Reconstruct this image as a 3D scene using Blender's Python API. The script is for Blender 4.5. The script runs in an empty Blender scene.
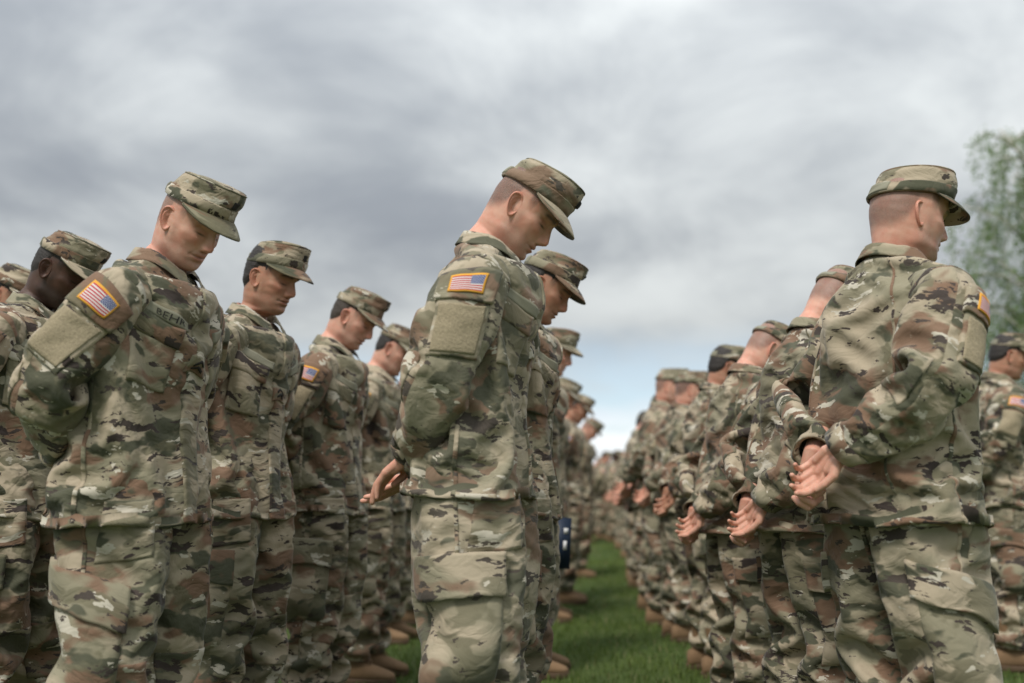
import bpy, math, random, time
import numpy as np
from mathutils import Vector, Matrix, Euler

T0 = time.time()
R = math.radians
scene = bpy.context.scene
COL = scene.collection

# ------------------------------------------------------------------ camera
W_PX, H_PX = 1024, 683
F_PX = 996.0                      # 35 mm lens on a 36 mm wide sensor
CAM_H = 0.88
PITCH = math.atan((495 - H_PX / 2) / F_PX)          # horizon falls on row 495
YAW = math.atan((598 - W_PX / 2) / F_PX)            # ranks run away to column 598
cam_data = bpy.data.cameras.new('camera')
cam_data.sensor_width = 36.0
cam_data.lens = F_PX / W_PX * 36.0
cam_data.clip_start = 0.05
cam_data.clip_end = 3000
cam = bpy.data.objects.new('camera', cam_data)
COL.objects.link(cam)
cam.location = (0, 0, CAM_H)
cam.rotation_euler = Euler((R(90) + PITCH, 0, YAW), 'XYZ')
scene.camera = cam
cam_data.dof.use_dof = True
cam_data.dof.focus_distance = 2.85
cam_data.dof.aperture_fstop = 1.6

# ------------------------------------------------------------------ sky and light
SUN_ELEV, SUN_AZ = 50.0, 200.0    # degrees; azimuth measured clockwise from +Y
world = bpy.data.worlds.new('World')
scene.world = world
world.use_nodes = True


def build_world():
    nt = world.node_tree
    nt.nodes.clear()
    N, L = nt.nodes.new, nt.links.new

    def math_(op, a, b=None, c=None, clamp=False):
        n = N('ShaderNodeMath'); n.operation = op; n.use_clamp = clamp
        for k, v in enumerate((a, b, c)):
            if v is None:
                continue
            if isinstance(v, (int, float)):
                n.inputs[k].default_value = v
            else:
                L(v, n.inputs[k])
        return n.outputs[0]

    def mix(f, a, b):
        n = N('ShaderNodeMix'); n.data_type = 'RGBA'
        for k, v in ((0, f), (6, a), (7, b)):
            if isinstance(v, (int, float)):
                n.inputs[k].default_value = v
            elif isinstance(v, tuple):
                n.inputs[k].default_value = (*v, 1)
            else:
                L(v, n.inputs[k])
        return n.outputs[2]

    def smooth(x, lo, hi):
        n = N('ShaderNodeMapRange'); n.interpolation_type = 'SMOOTHSTEP'
        L(x, n.inputs[0]); n.inputs[1].default_value = lo; n.inputs[2].default_value = hi
        return n.outputs[0]

    tc = N('ShaderNodeTexCoord')
    sep = N('ShaderNodeSeparateXYZ'); L(tc.outputs['Generated'], sep.inputs[0])
    z = math_('MAXIMUM', sep.outputs[2], 0.0)
    sky = N('ShaderNodeTexSky'); sky.sky_type = 'NISHITA'; sky.sun_disc = False
    sky.sun_elevation = R(SUN_ELEV); sky.sun_rotation = R(SUN_AZ)
    sky.air_density = 1.0; sky.dust_density = 1.5; sky.ozone_density = 1.2
    # cloud deck seen as a flat layer overhead
    zz = math_('ADD', z, 0.34)
    cx = math_('DIVIDE', sep.outputs[0], zz)
    cy = math_('DIVIDE', sep.outputs[1], zz)
    cmb = N('ShaderNodeCombineXYZ'); L(cx, cmb.inputs[0]); L(cy, cmb.inputs[1])
    cmb.inputs[2].default_value = 3.7

    def noise(vec, scale, detail, rough, dist=0.0, off=(0, 0, 0)):
        m = N('ShaderNodeMapping'); L(vec, m.inputs[0]); m.inputs[1].default_value = off
        n = N('ShaderNodeTexNoise'); n.inputs['Scale'].default_value = scale
        n.inputs['Detail'].default_value = detail; n.inputs['Roughness'].default_value = rough
        n.inputs['Distortion'].default_value = dist
        L(m.outputs[0], n.inputs['Vector'])
        return n.outputs['Fac']
    big = noise(cmb.outputs[0], 1.0, 4, 0.50, 0.5, (3.1, 7.4, 0))
    mid = noise(cmb.outputs[0], 2.6, 7, 0.58, 0.4, (4.3, 2.1, 0))
    t = math_('ADD', math_('MULTIPLY', big, 0.60), math_('MULTIPLY', mid, 0.40))
    t = smooth(t, 0.36, 0.66)
    deck = mix(t, (2.45, 2.68, 2.98), (6.0, 6.28, 6.3))
    # overcast deck grows brighter towards the zenith
    grad = math_('ADD', 0.52, math_('MULTIPLY', z, 1.42))
    vm = N('ShaderNodeVectorMath'); vm.operation = 'SCALE'
    L(deck, vm.inputs[0]); L(grad, vm.inputs['Scale'])
    deck = vm.outputs[0]
    # under the deck's far edge: pale blue and a bank of white cumulus
    pale = mix(0.5, sky.outputs[0], (4.6, 5.5, 6.2))
    edge = math_('ADD', z, math_('MULTIPLY', math_('SUBTRACT', mid, 0.5), 0.10))
    cum_v = N('ShaderNodeMapping'); L(tc.outputs['Generated'], cum_v.inputs[0])
    cum_v.inputs[3].default_value = (5.0, 5.0, 13.0)
    cum = noise(cum_v.outputs[0], 1.3, 6, 0.55, 0.2)
    cum_edge = math_('ADD', z, math_('MULTIPLY', math_('SUBTRACT', cum, 0.5), 0.10))
    cum_m = math_('SUBTRACT', 1.0, smooth(cum_edge, 0.070, 0.092))
    low = mix(math_('MULTIPLY', cum_m, 0.9), pale, mix(smooth(cum, 0.3, 0.7), (4.8, 5.4, 6.0), (6.9, 7.1, 7.2)))
    deck_m = smooth(edge, 0.085, 0.175)
    col = mix(deck_m, low, deck)
    bg = N('ShaderNodeBackground'); bg.inputs[1].default_value = 0.083
    L(col, bg.inputs[0])
    out = N('ShaderNodeOutputWorld'); L(bg.outputs[0], out.inputs[0])


build_world()

sun_d = bpy.data.lights.new('sun', 'SUN')
sun_d.energy = 1.5
sun_d.angle = R(12)
sun_d.color = (1.0, 0.95, 0.88)
sun = bpy.data.objects.new('sun', sun_d)
COL.objects.link(sun)
_az = R(SUN_AZ)
_sd = Vector((math.sin(_az) * math.cos(R(SUN_ELEV)), math.cos(_az) * math.cos(R(SUN_ELEV)), math.sin(R(SUN_ELEV))))
sun.rotation_euler = (-_sd).to_track_quat('-Z', 'Y').to_euler()

scene.render.engine = 'CYCLES'
scene.view_settings.view_transform = 'Standard'
scene.view_settings.look = 'None'
scene.view_settings.gamma = 1.0
scene.view_settings.use_curve_mapping = False
scene.view_settings.exposure = 0.9
scene.cycles.max_bounces = 6
scene.cycles.diffuse_bounces = 3
scene.cycles.transparent_max_bounces = 6


def pixel_ray(px, py):
    """Direction of the ray through a pixel, in world axes."""
    d = Vector(((px - W_PX / 2) / F_PX, -(py - H_PX / 2) / F_PX, -1.0))
    return cam.rotation_euler.to_matrix() @ d


def at_height(px, py, h):
    """The point on the ray through a pixel that lies h metres above the ground."""
    d = pixel_ray(px, py)
    t = (h - CAM_H) / d.z
    return Vector((0, 0, CAM_H)) + d * t


# ------------------------------------------------------------------ materials
MATS = {}


class NT:
    """Small helper around a material's node tree."""

    def __init__(self, name):
        self.mat = bpy.data.materials.new(name)
        self.mat.use_nodes = True
        self.nt = self.mat.node_tree
        self.nt.nodes.clear()
        self.out = self.nt.nodes.new('ShaderNodeOutputMaterial')
        self.bsdf = self.nt.nodes.new('ShaderNodeBsdfPrincipled')
        self.nt.links.new(self.bsdf.outputs[0], self.out.inputs[0])

    def n(self, t, **kw):
        nd = self.nt.nodes.new(t)
        for k, v in kw.items():
            setattr(nd, k, v)
        return nd

    def set(self, sock, v):
        if isinstance(v, (int, float)):
            sock.default_value = v
        elif isinstance(v, (tuple, list)):
            sock.default_value = (*v, 1) if (len(v) == 3 and sock.type == 'RGBA') else v
        else:
            self.nt.links.new(v, sock)

    def math(self, op, a, b=0.0, c=None, clamp=False):
        nd = self.n('ShaderNodeMath', operation=op, use_clamp=clamp)
        self.set(nd.inputs[0], a); self.set(nd.inputs[1], b)
        if c is not None:
            self.set(nd.inputs[2], c)
        return nd.outputs[0]

    def mix(self, f, a, b, blend='MIX'):
        nd = self.n('ShaderNodeMix', data_type='RGBA', blend_type=blend)
        self.set(nd.inputs[0], f); self.set(nd.inputs[6], a); self.set(nd.inputs[7], b)
        return nd.outputs[2]

    def step(self, x, lo, hi, smooth=True):
        nd = self.n('ShaderNodeMapRange', interpolation_type='SMOOTHSTEP' if smooth else 'LINEAR')
        self.set(nd.inputs[0], x); nd.inputs[1].default_value = lo; nd.inputs[2].default_value = hi
        return nd.outputs[0]

    def noise(self, vec, scale, detail=2.0, rough=0.5, dist=0.0, off=None, dim='3D', scl=None):
        if off is not None or scl is not None:
            m = self.n('ShaderNodeMapping')
            self.set(m.inputs[0], vec)
            if off is not None:
                m.inputs[1].default_value = off
            if scl is not None:
                m.inputs[3].default_value = scl
            vec = m.outputs[0]
        nd = self.n('ShaderNodeTexNoise', noise_dimensions=dim)
        if vec is not None:
            self.set(nd.inputs['Vector'], vec)
        nd.inputs['Scale'].default_value = scale
        nd.inputs['Detail'].default_value = detail
        nd.inputs['Roughness'].default_value = rough
        nd.inputs['Distortion'].default_value = dist
        return nd.outputs['Fac']

    def bump(self, h, strength, dist, normal=None):
        nd = self.n('ShaderNodeBump')
        nd.inputs['Strength'].default_value = strength
        nd.inputs['Distance'].default_value = dist
        self.set(nd.inputs['Height'], h)
        if normal is not None:
            self.set(nd.inputs['Normal'], normal)
        return nd.outputs[0]


def mat_camo():
    """Woodland camouflage cloth. UV is in metres on the flat cloth; every object draws its own part of the print."""
    m = NT('camouflage_cloth')
    uv = m.n('ShaderNodeUVMap').outputs[0]
    info = m.n('ShaderNodeObjectInfo')
    rnd = m.math('MULTIPLY', info.outputs['Random'], 37.0)
    cmb = m.n('ShaderNodeCombineXYZ')
    m.set(cmb.inputs[0], rnd); m.set(cmb.inputs[1], m.math('MULTIPLY', rnd, 1.7)); m.set(cmb.inputs[2], rnd)
    add = m.n('ShaderNodeVectorMath', operation='ADD')
    m.set(add.inputs[0], uv); m.set(add.inputs[1], cmb.outputs[0])
    v = add.outputs[0]
    # wobble the print so blotches get broken, leafy edges
    wob = m.n('ShaderNodeTexNoise'); m.set(wob.inputs['Vector'], v)
    wob.inputs['Scale'].default_value = 16; wob.inputs['Detail'].default_value = 3
    wv = m.n('ShaderNodeVectorMath', operation='MULTIPLY_ADD')
    m.set(wv.inputs[0], wob.outputs['Color']); wv.inputs[1].default_value = (0.05, 0.035, 0); m.set(wv.inputs[2], v)
    w = wv.outputs[0]

    def layer(scale, stretch, off, detail, rough, dist=0.0):
        return m.noise(w, scale, detail, rough, dist, off, '3D', (1.0, stretch, 1.0))
    # soft fields
    c = m.mix(m.step(layer(4.6, 1.5, (0, 0, 0), 3, .5), .44, .58), (.395, .328, .235), (.245, .222, .150))
    f2 = layer(4.4, 1.8, (7.1, 3.3, 0), 3, .55)
    c = m.mix(m.step(f2, .510, .565), c, (.185, .108, .068))
    f3 = layer(5.8, 1.8, (13.9, 8.2, 0), 3, .58)
    c = m.mix(m.step(f3, .550, .590), c, (.064, .067, .041))
    f3b = layer(6.8, 1.6, (2.9, 18.2, 0), 3, .58)
    c = m.mix(m.math('MULTIPLY', m.step(f3b, .550, .590), .85), c, (.138, .126, .076))
    # crisp light and dark blotches
    f4 = layer(9.2, 2.1, (21.3, 5.7, 0), 4, .62)
    c = m.mix(m.step(f4, .612, .622), c, (.50, .46, .375))
    f5 = layer(8.4, 2.7, (3.3, 27.1, 0), 4, .64)
    c = m.mix(m.step(f5, .597, .607), c, (.034, .023, .022))
    f6 = layer(15.5, 2.2, (31.3, 9.1, 0), 4, .62)
    c = m.mix(m.step(f6, .635, .645), c, (.040, .028, .025))
    # worn, sun-faded cloth varies a little
    fade = m.noise(v, 2.3, 3, .6)
    tint = m.n('ShaderNodeSeparateColor'); m.set(tint.inputs[0], info.outputs['Color'])
    wear = m.math('MULTIPLY_ADD', m.step(fade, .35, .75), .08, tint.outputs[0])
    c = m.mix(wear, c, (.38, .345, .265))
    m.set(m.bsdf.inputs['Base Color'], c)
    m.bsdf.inputs['Roughness'].default_value = .88
    m.bsdf.inputs['Specular IOR Level'].default_value = .25
    m.bsdf.inputs['Sheen Weight'].default_value = .12
    m.bsdf.inputs['Sheen Roughness'].default_value = .4
    # creases and ripstop weave
    cr = m.noise(v, 15, 3, .5, .9, None, '3D', (1.0, 1.3, 1.0))
    ridge = m.math('ABSOLUTE', m.math('SUBTRACT', cr, .5))
    b1 = m.bump(ridge, .52, .020)
    fine = m.noise(v, 420, 2, .6)
    b2 = m.bump(fine, .25, .0016, b1)
    m.set(m.bsdf.inputs['Normal'], b2)
    return m.mat


def mat_plain(name, col, rough=.8, nscale=60., var=.15, bump=.15, bdist=.002, spec=.3):
    m = NT(name)
    tc = m.n('ShaderNodeTexCoord').outputs['Object']
    nz = m.noise(tc, nscale, 4, .6)
    dark = tuple(x * (1 - var) for x in col); light = tuple(min(1, x * (1 + var)) for x in col)
    m.set(m.bsdf.inputs['Base Color'], m.mix(nz, dark, light))
    m.bsdf.inputs['Roughness'].default_value = rough
    m.bsdf.inputs['Specular IOR Level'].default_value = spec
    m.set(m.bsdf.inputs['Normal'], m.bump(nz, bump, bdist))
    return m.mat


def mat_skin(name, base, red, hair, beard, scalp=0.75):
    """Skin: 'skin' attribute = (redness, beard, scalp hair), 'feat' = (lips, brow, lashes and painted nostril and mouth-crease shade, nails)."""
    m = NT(name)
    a = m.n('ShaderNodeAttribute', attribute_name='skin')
    s = m.n('ShaderNodeSeparateColor'); m.set(s.inputs[0], a.outputs['Color'])
    f = m.n('ShaderNodeAttribute', attribute_name='feat')
    g = m.n('ShaderNodeSeparateColor'); m.set(g.inputs[0], f.outputs['Color'])
    tc = m.n('ShaderNodeTexCoord').outputs['Object']
    mott = m.noise(tc, 38, 5, .65)
    pores = m.noise(tc, 700, 2, .6)
    c = m.mix(m.math('MULTIPLY', m.step(mott, .35, .7), .55), base, red)
    c = m.mix(m.math('MULTIPLY', s.outputs[0], .75), c, red)
    lip = tuple(r * .72 for r in red)
    c = m.mix(m.math('MULTIPLY', g.outputs[0], .85), c, lip)
    grain = m.step(m.noise(tc, 900, 2, .7), .35, .65)
    c = m.mix(m.math('MULTIPLY', s.outputs[1], m.math('MULTIPLY_ADD', grain, .5 * beard, .5 * beard)), c, hair)
    c = m.mix(m.math('MULTIPLY', s.outputs[2], m.math('MULTIPLY_ADD', grain, .45 * scalp, .55 * scalp), None, True), c, hair)
    c = m.mix(m.math('MULTIPLY', g.outputs[1], .9, None, True), c, hair)
    m.set(m.bsdf.inputs['Base Color'], c)
    m.bsdf.inputs['Roughness'].default_value = .46
    m.bsdf.inputs['Specular IOR Level'].default_value = .38
    m.bsdf.inputs['Subsurface Weight'].default_value = .18
    m.bsdf.inputs['Subsurface Radius'].default_value = (.9, .35, .2)
    m.bsdf.inputs['Subsurface Scale'].default_value = .006
    m.set(m.bsdf.inputs['Normal'], m.bump(pores, .35, .0014, m.bump(mott, .25, .004)))
    return m.mat


def mat_hair(name, col):
    m = NT(name)
    tc = m.n('ShaderNodeTexCoord').outputs['Object']
    st = m.noise(tc, 260, 3, .65, .3, None, '3D', (1, 1, .35))
    m.set(m.bsdf.inputs['Base Color'], m.mix(st, tuple(x * .5 for x in col), tuple(x * 1.6 for x in col)))
    m.bsdf.inputs['Roughness'].default_value = .6
    m.set(m.bsdf.inputs['Normal'], m.bump(st, .8, .003))
    return m.mat


def mat_flag():
    """Reversed flag printed on the patch: UV runs 0..1 across and down."""
    m = NT('flag_patch_print')
    uv = m.n('ShaderNodeSeparateXYZ'); m.set(uv.inputs[0], m.n('ShaderNodeUVMap').outputs[0])
    u, v = uv.outputs[0], uv.outputs[1]          # u 0 = rear edge, 1 = front edge; v 0 = top, 1 = bottom
    bx, by = .055, .095
    ui = m.math('DIVIDE', m.math('SUBTRACT', u, bx), 1 - 2 * bx)
    vi = m.math('DIVIDE', m.math('SUBTRACT', v, by), 1 - 2 * by)
    stripe = m.math('FLOOR', m.math('MULTIPLY', vi, 13.0))
    odd = m.math('MODULO', m.math('ADD', stripe, 26.0), 2.0)
    c = m.mix(odd, (.42, .035, .05), (.62, .58, .55))
    can = m.math('MULTIPLY', m.math('GREATER_THAN', ui, .58), m.math('LESS_THAN', vi, .538))
    # staggered rows of stars
    su = m.math('DIVIDE', m.math('SUBTRACT', ui, .58), .42)
    sv = m.math('DIVIDE', vi, .538)
    row = m.math('FLOOR', m.math('MULTIPLY', sv, 9.0))
    sh = m.math('MULTIPLY', m.math('MODULO', row, 2.0), .5)
    fu = m.math('SUBTRACT', m.math('FRACT', m.math('ADD', m.math('MULTIPLY', su, 6.0), sh)), .5)
    fv = m.math('SUBTRACT', m.math('FRACT', m.math('MULTIPLY', sv, 9.0)), .5)
    d = m.math('ADD', m.math('MULTIPLY', fu, fu), m.math('MULTIPLY', m.math('MULTIPLY', fv, fv), .6))
    star = m.math('LESS_THAN', d, .055)
    c = m.mix(can, c, m.mix(star, (.045, .065, .20), (.6, .6, .6)))
    inside = m.math('MULTIPLY',
                    m.math('MULTIPLY', m.math('GREATER_THAN', ui, 0.), m.math('LESS_THAN', ui, 1.)),
                    m.math('MULTIPLY', m.math('GREATER_THAN', vi, 0.), m.math('LESS_THAN', vi, 1.)))
    c = m.mix(inside, (.68, .33, .035), c)
    m.set(m.bsdf.inputs['Base Color'], c)
    m.bsdf.inputs['Roughness'].default_value = .75
    tc = m.n('ShaderNodeTexCoord').outputs['Object']
    m.set(m.bsdf.inputs['Normal'], m.bump(m.noise(tc, 900, 2, .5), .3, .0012))
    return m.mat


MATS['camo'] = mat_camo()
MATS['velcro'] = mat_plain('loop_panel', (.30, .25, .165), .95, 160, .45, .6, .004)
MATS['tape'] = mat_plain('name_tape_cloth', (.24, .23, .17), .9, 300, .12)
MATS['thread'] = mat_plain('black_thread', (.030, .028, .026), .9, 300, .2)
MATS['shirt'] = mat_plain('undershirt_cotton', (.20, .15, .09), .9, 300, .12)
MATS['boot'] = mat_plain('coyote_suede', (.20, .125, .068), .85, 90, .22, .3, .003)
MATS['sole'] = mat_plain('boot_rubber', (.10, .065, .04), .8, 60, .2)
MATS['lace'] = mat_plain('boot_lace', (.16, .10, .055), .9, 200, .2)
MATS['flag'] = mat_flag()
MATS['hair_dark'] = mat_hair('dark_hair', (.020, .015, .012))
MATS['hair_brown'] = mat_hair('brown_hair', (.040, .028, .019))
MATS['skin_light'] = mat_skin('fair_skin', (.66, .41, .305), (.62, .255, .18), (.085, .060, .047), .40, .82)
MATS['skin_fair'] = mat_skin('fair_skin_dark_stubble', (.66, .405, .30), (.62, .25, .175), (.055, .042, .035), .42, .95)
MATS['skin_tan'] = mat_skin('tan_skin', (.46, .27, .18), (.44, .18, .115), (.025, .018, .014), .35, .95)
MATS['skin_brown'] = mat_skin('dark_brown_skin', (.075, .042, .028), (.085, .038, .026), (.010, .008, .007), .85, .95)
MATS['folder'] = mat_plain('navy_folder_card', (.012, .022, .045), .5, 80, .2)
MATS['white_print'] = mat_plain('white_print', (.6, .6, .6), .6, 80, .1)

# ------------------------------------------------------------------ mesh tools
def nrm(v, axis=-1):
    return v / np.maximum(np.linalg.norm(v, axis=axis, keepdims=True), 1e-9)


def vec(*a):
    return np.array(a, dtype=float)


def hermite(xs, ys, x):
    """Smooth interpolation through table rows."""
    xs = np.asarray(xs, float); ys = np.asarray(ys, float)
    if ys.ndim == 1:
        ys = ys[:, None]
    m = np.gradient(ys, xs, axis=0)
    k = np.clip(np.searchsorted(xs, x) - 1, 0, len(xs) - 2)
    h = (xs[k + 1] - xs[k])[:, None]
    t = ((x - xs[k]) / (xs[k + 1] - xs[k]))[:, None]
    h00 = 2 * t**3 - 3 * t**2 + 1; h10 = t**3 - 2 * t**2 + t
    h01 = -2 * t**3 + 3 * t**2; h11 = t**3 - t**2
    return h00 * ys[k] + h10 * h * m[k] + h01 * ys[k + 1] + h11 * h * m[k + 1]


def curve_pts(ctrl, n):
    """Evenly spaced points on a smooth curve through control points."""
    ctrl = np.asarray(ctrl, float)
    d = np.concatenate([[0], np.cumsum(np.linalg.norm(np.diff(ctrl, axis=0), axis=1))])
    fine = hermite(d, ctrl, np.linspace(0, d[-1], 400))
    s = np.concatenate([[0], np.cumsum(np.linalg.norm(np.diff(fine, axis=0), axis=1))])
    t = np.linspace(0, s[-1], n)
    return np.stack([np.interp(t, s, fine[:, k]) for k in range(3)], 1), s[-1]


def make_mesh(name, verts, faces, uvs=None, smooth=True, attrs=None):
    me = bpy.data.meshes.new(name)
    verts = np.asarray(verts, dtype=np.float32).reshape(-1, 3)
    faces = np.asarray(faces, dtype=np.int32)
    me.vertices.add(len(verts)); me.vertices.foreach_set('co', verts.ravel())
    nf, k = faces.shape
    me.loops.add(nf * k); me.loops.foreach_set('vertex_index', faces.ravel())
    me.polygons.add(nf)
    me.polygons.foreach_set('loop_start', np.arange(0, nf * k, k, dtype=np.int32))
    me.polygons.foreach_set('loop_total', np.full(nf, k, dtype=np.int32))
    me.update(calc_edges=True)
    if smooth:
        me.polygons.foreach_set('use_smooth', np.ones(nf, dtype=bool))
    if uvs is not None:
        ul = me.uv_layers.new(name='UVMap')
        ul.data.foreach_set('uv', np.asarray(uvs, dtype=np.float32).ravel())
    if attrs:
        for an, av in attrs.items():
            at = me.attributes.new(an, 'FLOAT_COLOR', 'POINT')
            full = np.ones((len(verts), 4), dtype=np.float32)
            full[:, :av.shape[1]] = av
            at.data.foreach_set('color', full.ravel())
    me.validate()
    me.update()
    return me


class Geo:
    """Collects quad pieces with UVs into one mesh."""

    def __init__(self):
        self.v, self.f, self.u, self.n = [], [], [], 0

    def grid(self, P, closed=False, flip=False, du=1.0, dv=1.0, uo=0.0, vo=0.0):
        V, U = P.shape[:2]
        i = np.arange(V - 1)[:, None]; j = np.arange(U if closed else U - 1)[None, :]
        j2 = (j + 1) % U
        f = np.stack([i * U + j, i * U + j2, (i + 1) * U + j2, (i + 1) * U + j], -1)
        o = np.zeros_like(f[..., :1], dtype=float)
        uu = np.stack([j + 0 * i, j + 1 + 0 * i, j + 1 + 0 * i, j + 0 * i], -1) * du + uo
        vv = np.stack([i + 0 * j, i + 0 * j, i + 1 + 0 * j, i + 1 + 0 * j], -1) * dv + vo
        uvs = np.stack([uu, vv], -1).reshape(-1, 4, 2).astype(float)
        f = f.reshape(-1, 4) + self.n
        if flip:
            f = f[:, ::-1]; uvs = uvs[:, ::-1]
        self.v.append(P.reshape(-1, 3)); self.f.append(f); self.u.append(uvs)
        self.n += V * U
        return self

    def mesh(self, name, smooth=True):
        return make_mesh(name, np.concatenate(self.v), np.concatenate(self.f), np.concatenate(self.u), smooth)


def up2(P, axis, closed):
    """Double a grid's resolution along one axis with a cubic filter."""
    if closed:
        a, b, c, d = np.roll(P, 1, axis), P, np.roll(P, -1, axis), np.roll(P, -2, axis)
        M = (-a + 9 * b + 9 * c - d) / 16
        out = np.stack([P, M], axis + 1)
        s = list(P.shape); s[axis] *= 2
        return out.reshape(s)
    Q = np.moveaxis(P, axis, 0)
    e = np.concatenate([2 * Q[:1] - Q[1:2], Q, 2 * Q[-1:] - Q[-2:-1]])
    M = (-e[:-3] + 9 * e[1:-2] + 9 * e[2:-1] - e[3:]) / 16
    out = np.empty((2 * len(Q) - 1,) + Q.shape[1:])
    out[0::2] = Q; out[1::2] = M
    return np.moveaxis(out, 0, axis)


def grid_normals(P, outward=None):
    du = np.roll(P, -1, 1) - np.roll(P, 1, 1)
    dv = np.gradient(P, axis=0)
    n = nrm(np.cross(du, dv))
    c = P.mean(1, keepdims=True)
    s = np.sign(np.sum(n * (P - c), -1).mean())
    return n * s, s


def samp(G, u, v):
    """Bilinear sample of a closed grid; u in 0..1 round the tube, v in 0..1 along it."""
    V, U = G.shape[:2]
    x = (u % 1.0) * U; y = np.clip(v, 0, 1) * (V - 1)
    j = np.floor(x).astype(int); i = np.minimum(np.floor(y).astype(int), V - 2)
    fx = (x - j)[..., None]; fy = (y - i)[..., None]
    j0 = j % U; j1 = (j + 1) % U
    return (G[i, j0] * (1 - fx) + G[i, j1] * fx) * (1 - fy) + (G[i + 1, j0] * (1 - fx) + G[i + 1, j1] * fx) * fy


def patch(G, Nn, corners, nu, nv, th, sgn, puff=None, uvo=(0, 0), size=(.15, .15), unit=False, base=0.001, geo=None, depth=.004):
    """A cloth piece sewn on a tube: corners (u,v) = rear-top, front-top, front-bottom, rear-bottom."""
    a = np.linspace(0, 1, nu)[None, :]; b = np.linspace(0, 1, nv)[:, None]
    c = np.asarray(corners, float)
    uv = ((1 - a) * (1 - b))[..., None] * c[0] + (a * (1 - b))[..., None] * c[1] + \
         (a * b)[..., None] * c[2] + ((1 - a) * b)[..., None] * c[3]
    P = samp(G, uv[..., 0], uv[..., 1]); N = nrm(samp(Nn, uv[..., 0], uv[..., 1]))
    h = np.full(P.shape[:2], th)
    if puff is not None:
        h = h + puff(a + 0 * b, b + 0 * a)
    top = P + N * (h + base)[..., None]
    bot = P - N * depth
    ring = np.empty((nv + 2, nu + 2, 3))
    ring[1:-1, 1:-1] = top
    ring[0, 1:-1] = bot[0]; ring[-1, 1:-1] = bot[-1]; ring[1:-1, 0] = bot[:, 0]; ring[1:-1, -1] = bot[:, -1]
    ring[0, 0] = bot[0, 0]; ring[0, -1] = bot[0, -1]; ring[-1, 0] = bot[-1, 0]; ring[-1, -1] = bot[-1, -1]
    g = geo or Geo()
    fn = np.cross(top[1, 0] - top[0, 0], top[0, 1] - top[0, 0])
    flip = np.dot(np.cross(top[0, 1] - top[0, 0], top[1, 0] - top[0, 0]), N[0, 0]) < 0
    if unit:
        g.grid(ring, False, flip, 1.0 / (nu - 1), 1.0 / (nv - 1), -1.0 / (nu - 1), -1.0 / (nv - 1))
    else:
        g.grid(ring, False, flip, size[0] / nu, size[1] / nv, uvo[0], uvo[1])
    return g


# ------------------------------------------------------------------ cloth
def constraints(V, U, ru, rv, closed=True):
    """Groups of independent distance constraints for a V x U tube."""
    idx = np.arange(V * U).reshape(V, U)
    ru = np.broadcast_to(ru, (V, U)); rv = np.broadcast_to(rv, (V, U))
    out = []

    def add(a, b, r, kt, kc):
        out.append((a.ravel(), b.ravel(), np.ascontiguousarray(r.ravel())[:, None], kt, kc))
    for c in (0, 1):
        ja = np.arange(c, U, 2); jb = (ja + 1) % U
        add(idx[:, ja], idx[:, jb], ru[:, ja], 1.0, .75)
    for c in (0, 1):
        ia = np.arange(c, V - 1, 2)
        add(idx[ia], idx[ia + 1], rv[ia], 1.0, .75)
    for s in (1, -1):
        for c in (0, 1):
            ia = np.arange(c, V - 1, 2)
            r = np.sqrt(ru[ia]**2 + rv[ia]**2)
            add(idx[ia], np.roll(idx, -s, 1)[ia + 1], r, .25, .12)
    for c in (0, 2):
        ja = np.array([j for j in range(U) if j % 4 in (c, c + 1)]); jb = (ja + 2) % U
        add(idx[:, ja], idx[:, jb], ru[:, ja] * 1.97, 0., .16)
    for c in (0, 2):
        ia = np.array([i for i in range(V - 2) if i % 4 in (c, c + 1)])
        add(idx[ia], idx[ia + 2], rv[ia] * 2, 0., .16)
    return out


def relax(P, ru, rv, pinned, collide, steps, inner, grav, rng, noise=.002, damp=.90):
    V, U = P.shape[:2]
    cons = constraints(V, U, ru, rv)
    X = P.reshape(-1, 3).copy(); X0 = X.copy()
    pin = pinned.ravel()
    X[~pin] += rng.normal(0, noise, (int((~pin).sum()), 3))
    prev = X.copy()
    for s in range(steps):
        vel = (X - prev) * damp
        prev = X.copy()
        X = X + np.clip(vel, -.01, .01)
        X[:, 2] -= grav
        for k in range(inner):
            for a, b, r, kt, kc in cons:
                d = X[b] - X[a]
                L = np.sqrt(np.einsum('ij,ij->i', d, d))[:, None] + 1e-9
                e = L - r
                w = np.where(e > 0, kt, kc) * .5 * e / L
                d *= w
                X[a] += d; X[b] -= d
            X[pin] = X0[pin]
        X = collide(X)
        X[pin] = X0[pin]
    return X.reshape(V, U, 3)


def drape(P, ru, rv, pinned, collide, rng, s1=60, s2=26, grav=.00006, noise=.003, fine=.05):
    """Relax at half resolution, then refine."""
    Pc = P[::2, ::2]
    ruc = ru[::2, ::2] * 2; rvc = rv[::2, ::2] * 2
    Q = relax(Pc, ruc, rvc, pinned[::2, ::2], collide, s1, 5, grav, rng, noise)
    Q = up2(up2(Q, 0, False), 1, True)
    V = P.shape[0]
    if Q.shape[0] < V:
        Q = np.concatenate([Q, P[-1:]])
    Q[pinned] = P[pinned]
    return relax(Q, ru * (1 + .5 * fine), rv * (1 + fine), pinned, collide, s2, 4, grav * .5, rng, noise * .3, .8)


def smooth_grid(P, n, keep=.2, lift=.0):
    """Softened copy of a grid, for sewn pieces stiffer than the cloth under them."""
    S = P.copy()
    for _ in range(n):
        S = (S + np.roll(S, 1, 1) + np.roll(S, -1, 1)) / 3
        S[1:-1] = (S[1:-1] + S[2:] + S[:-2]) / 3
    S = S * (1 - keep) + P * keep
    N, _ = grid_normals(S)
    return S + N * lift, N


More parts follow.
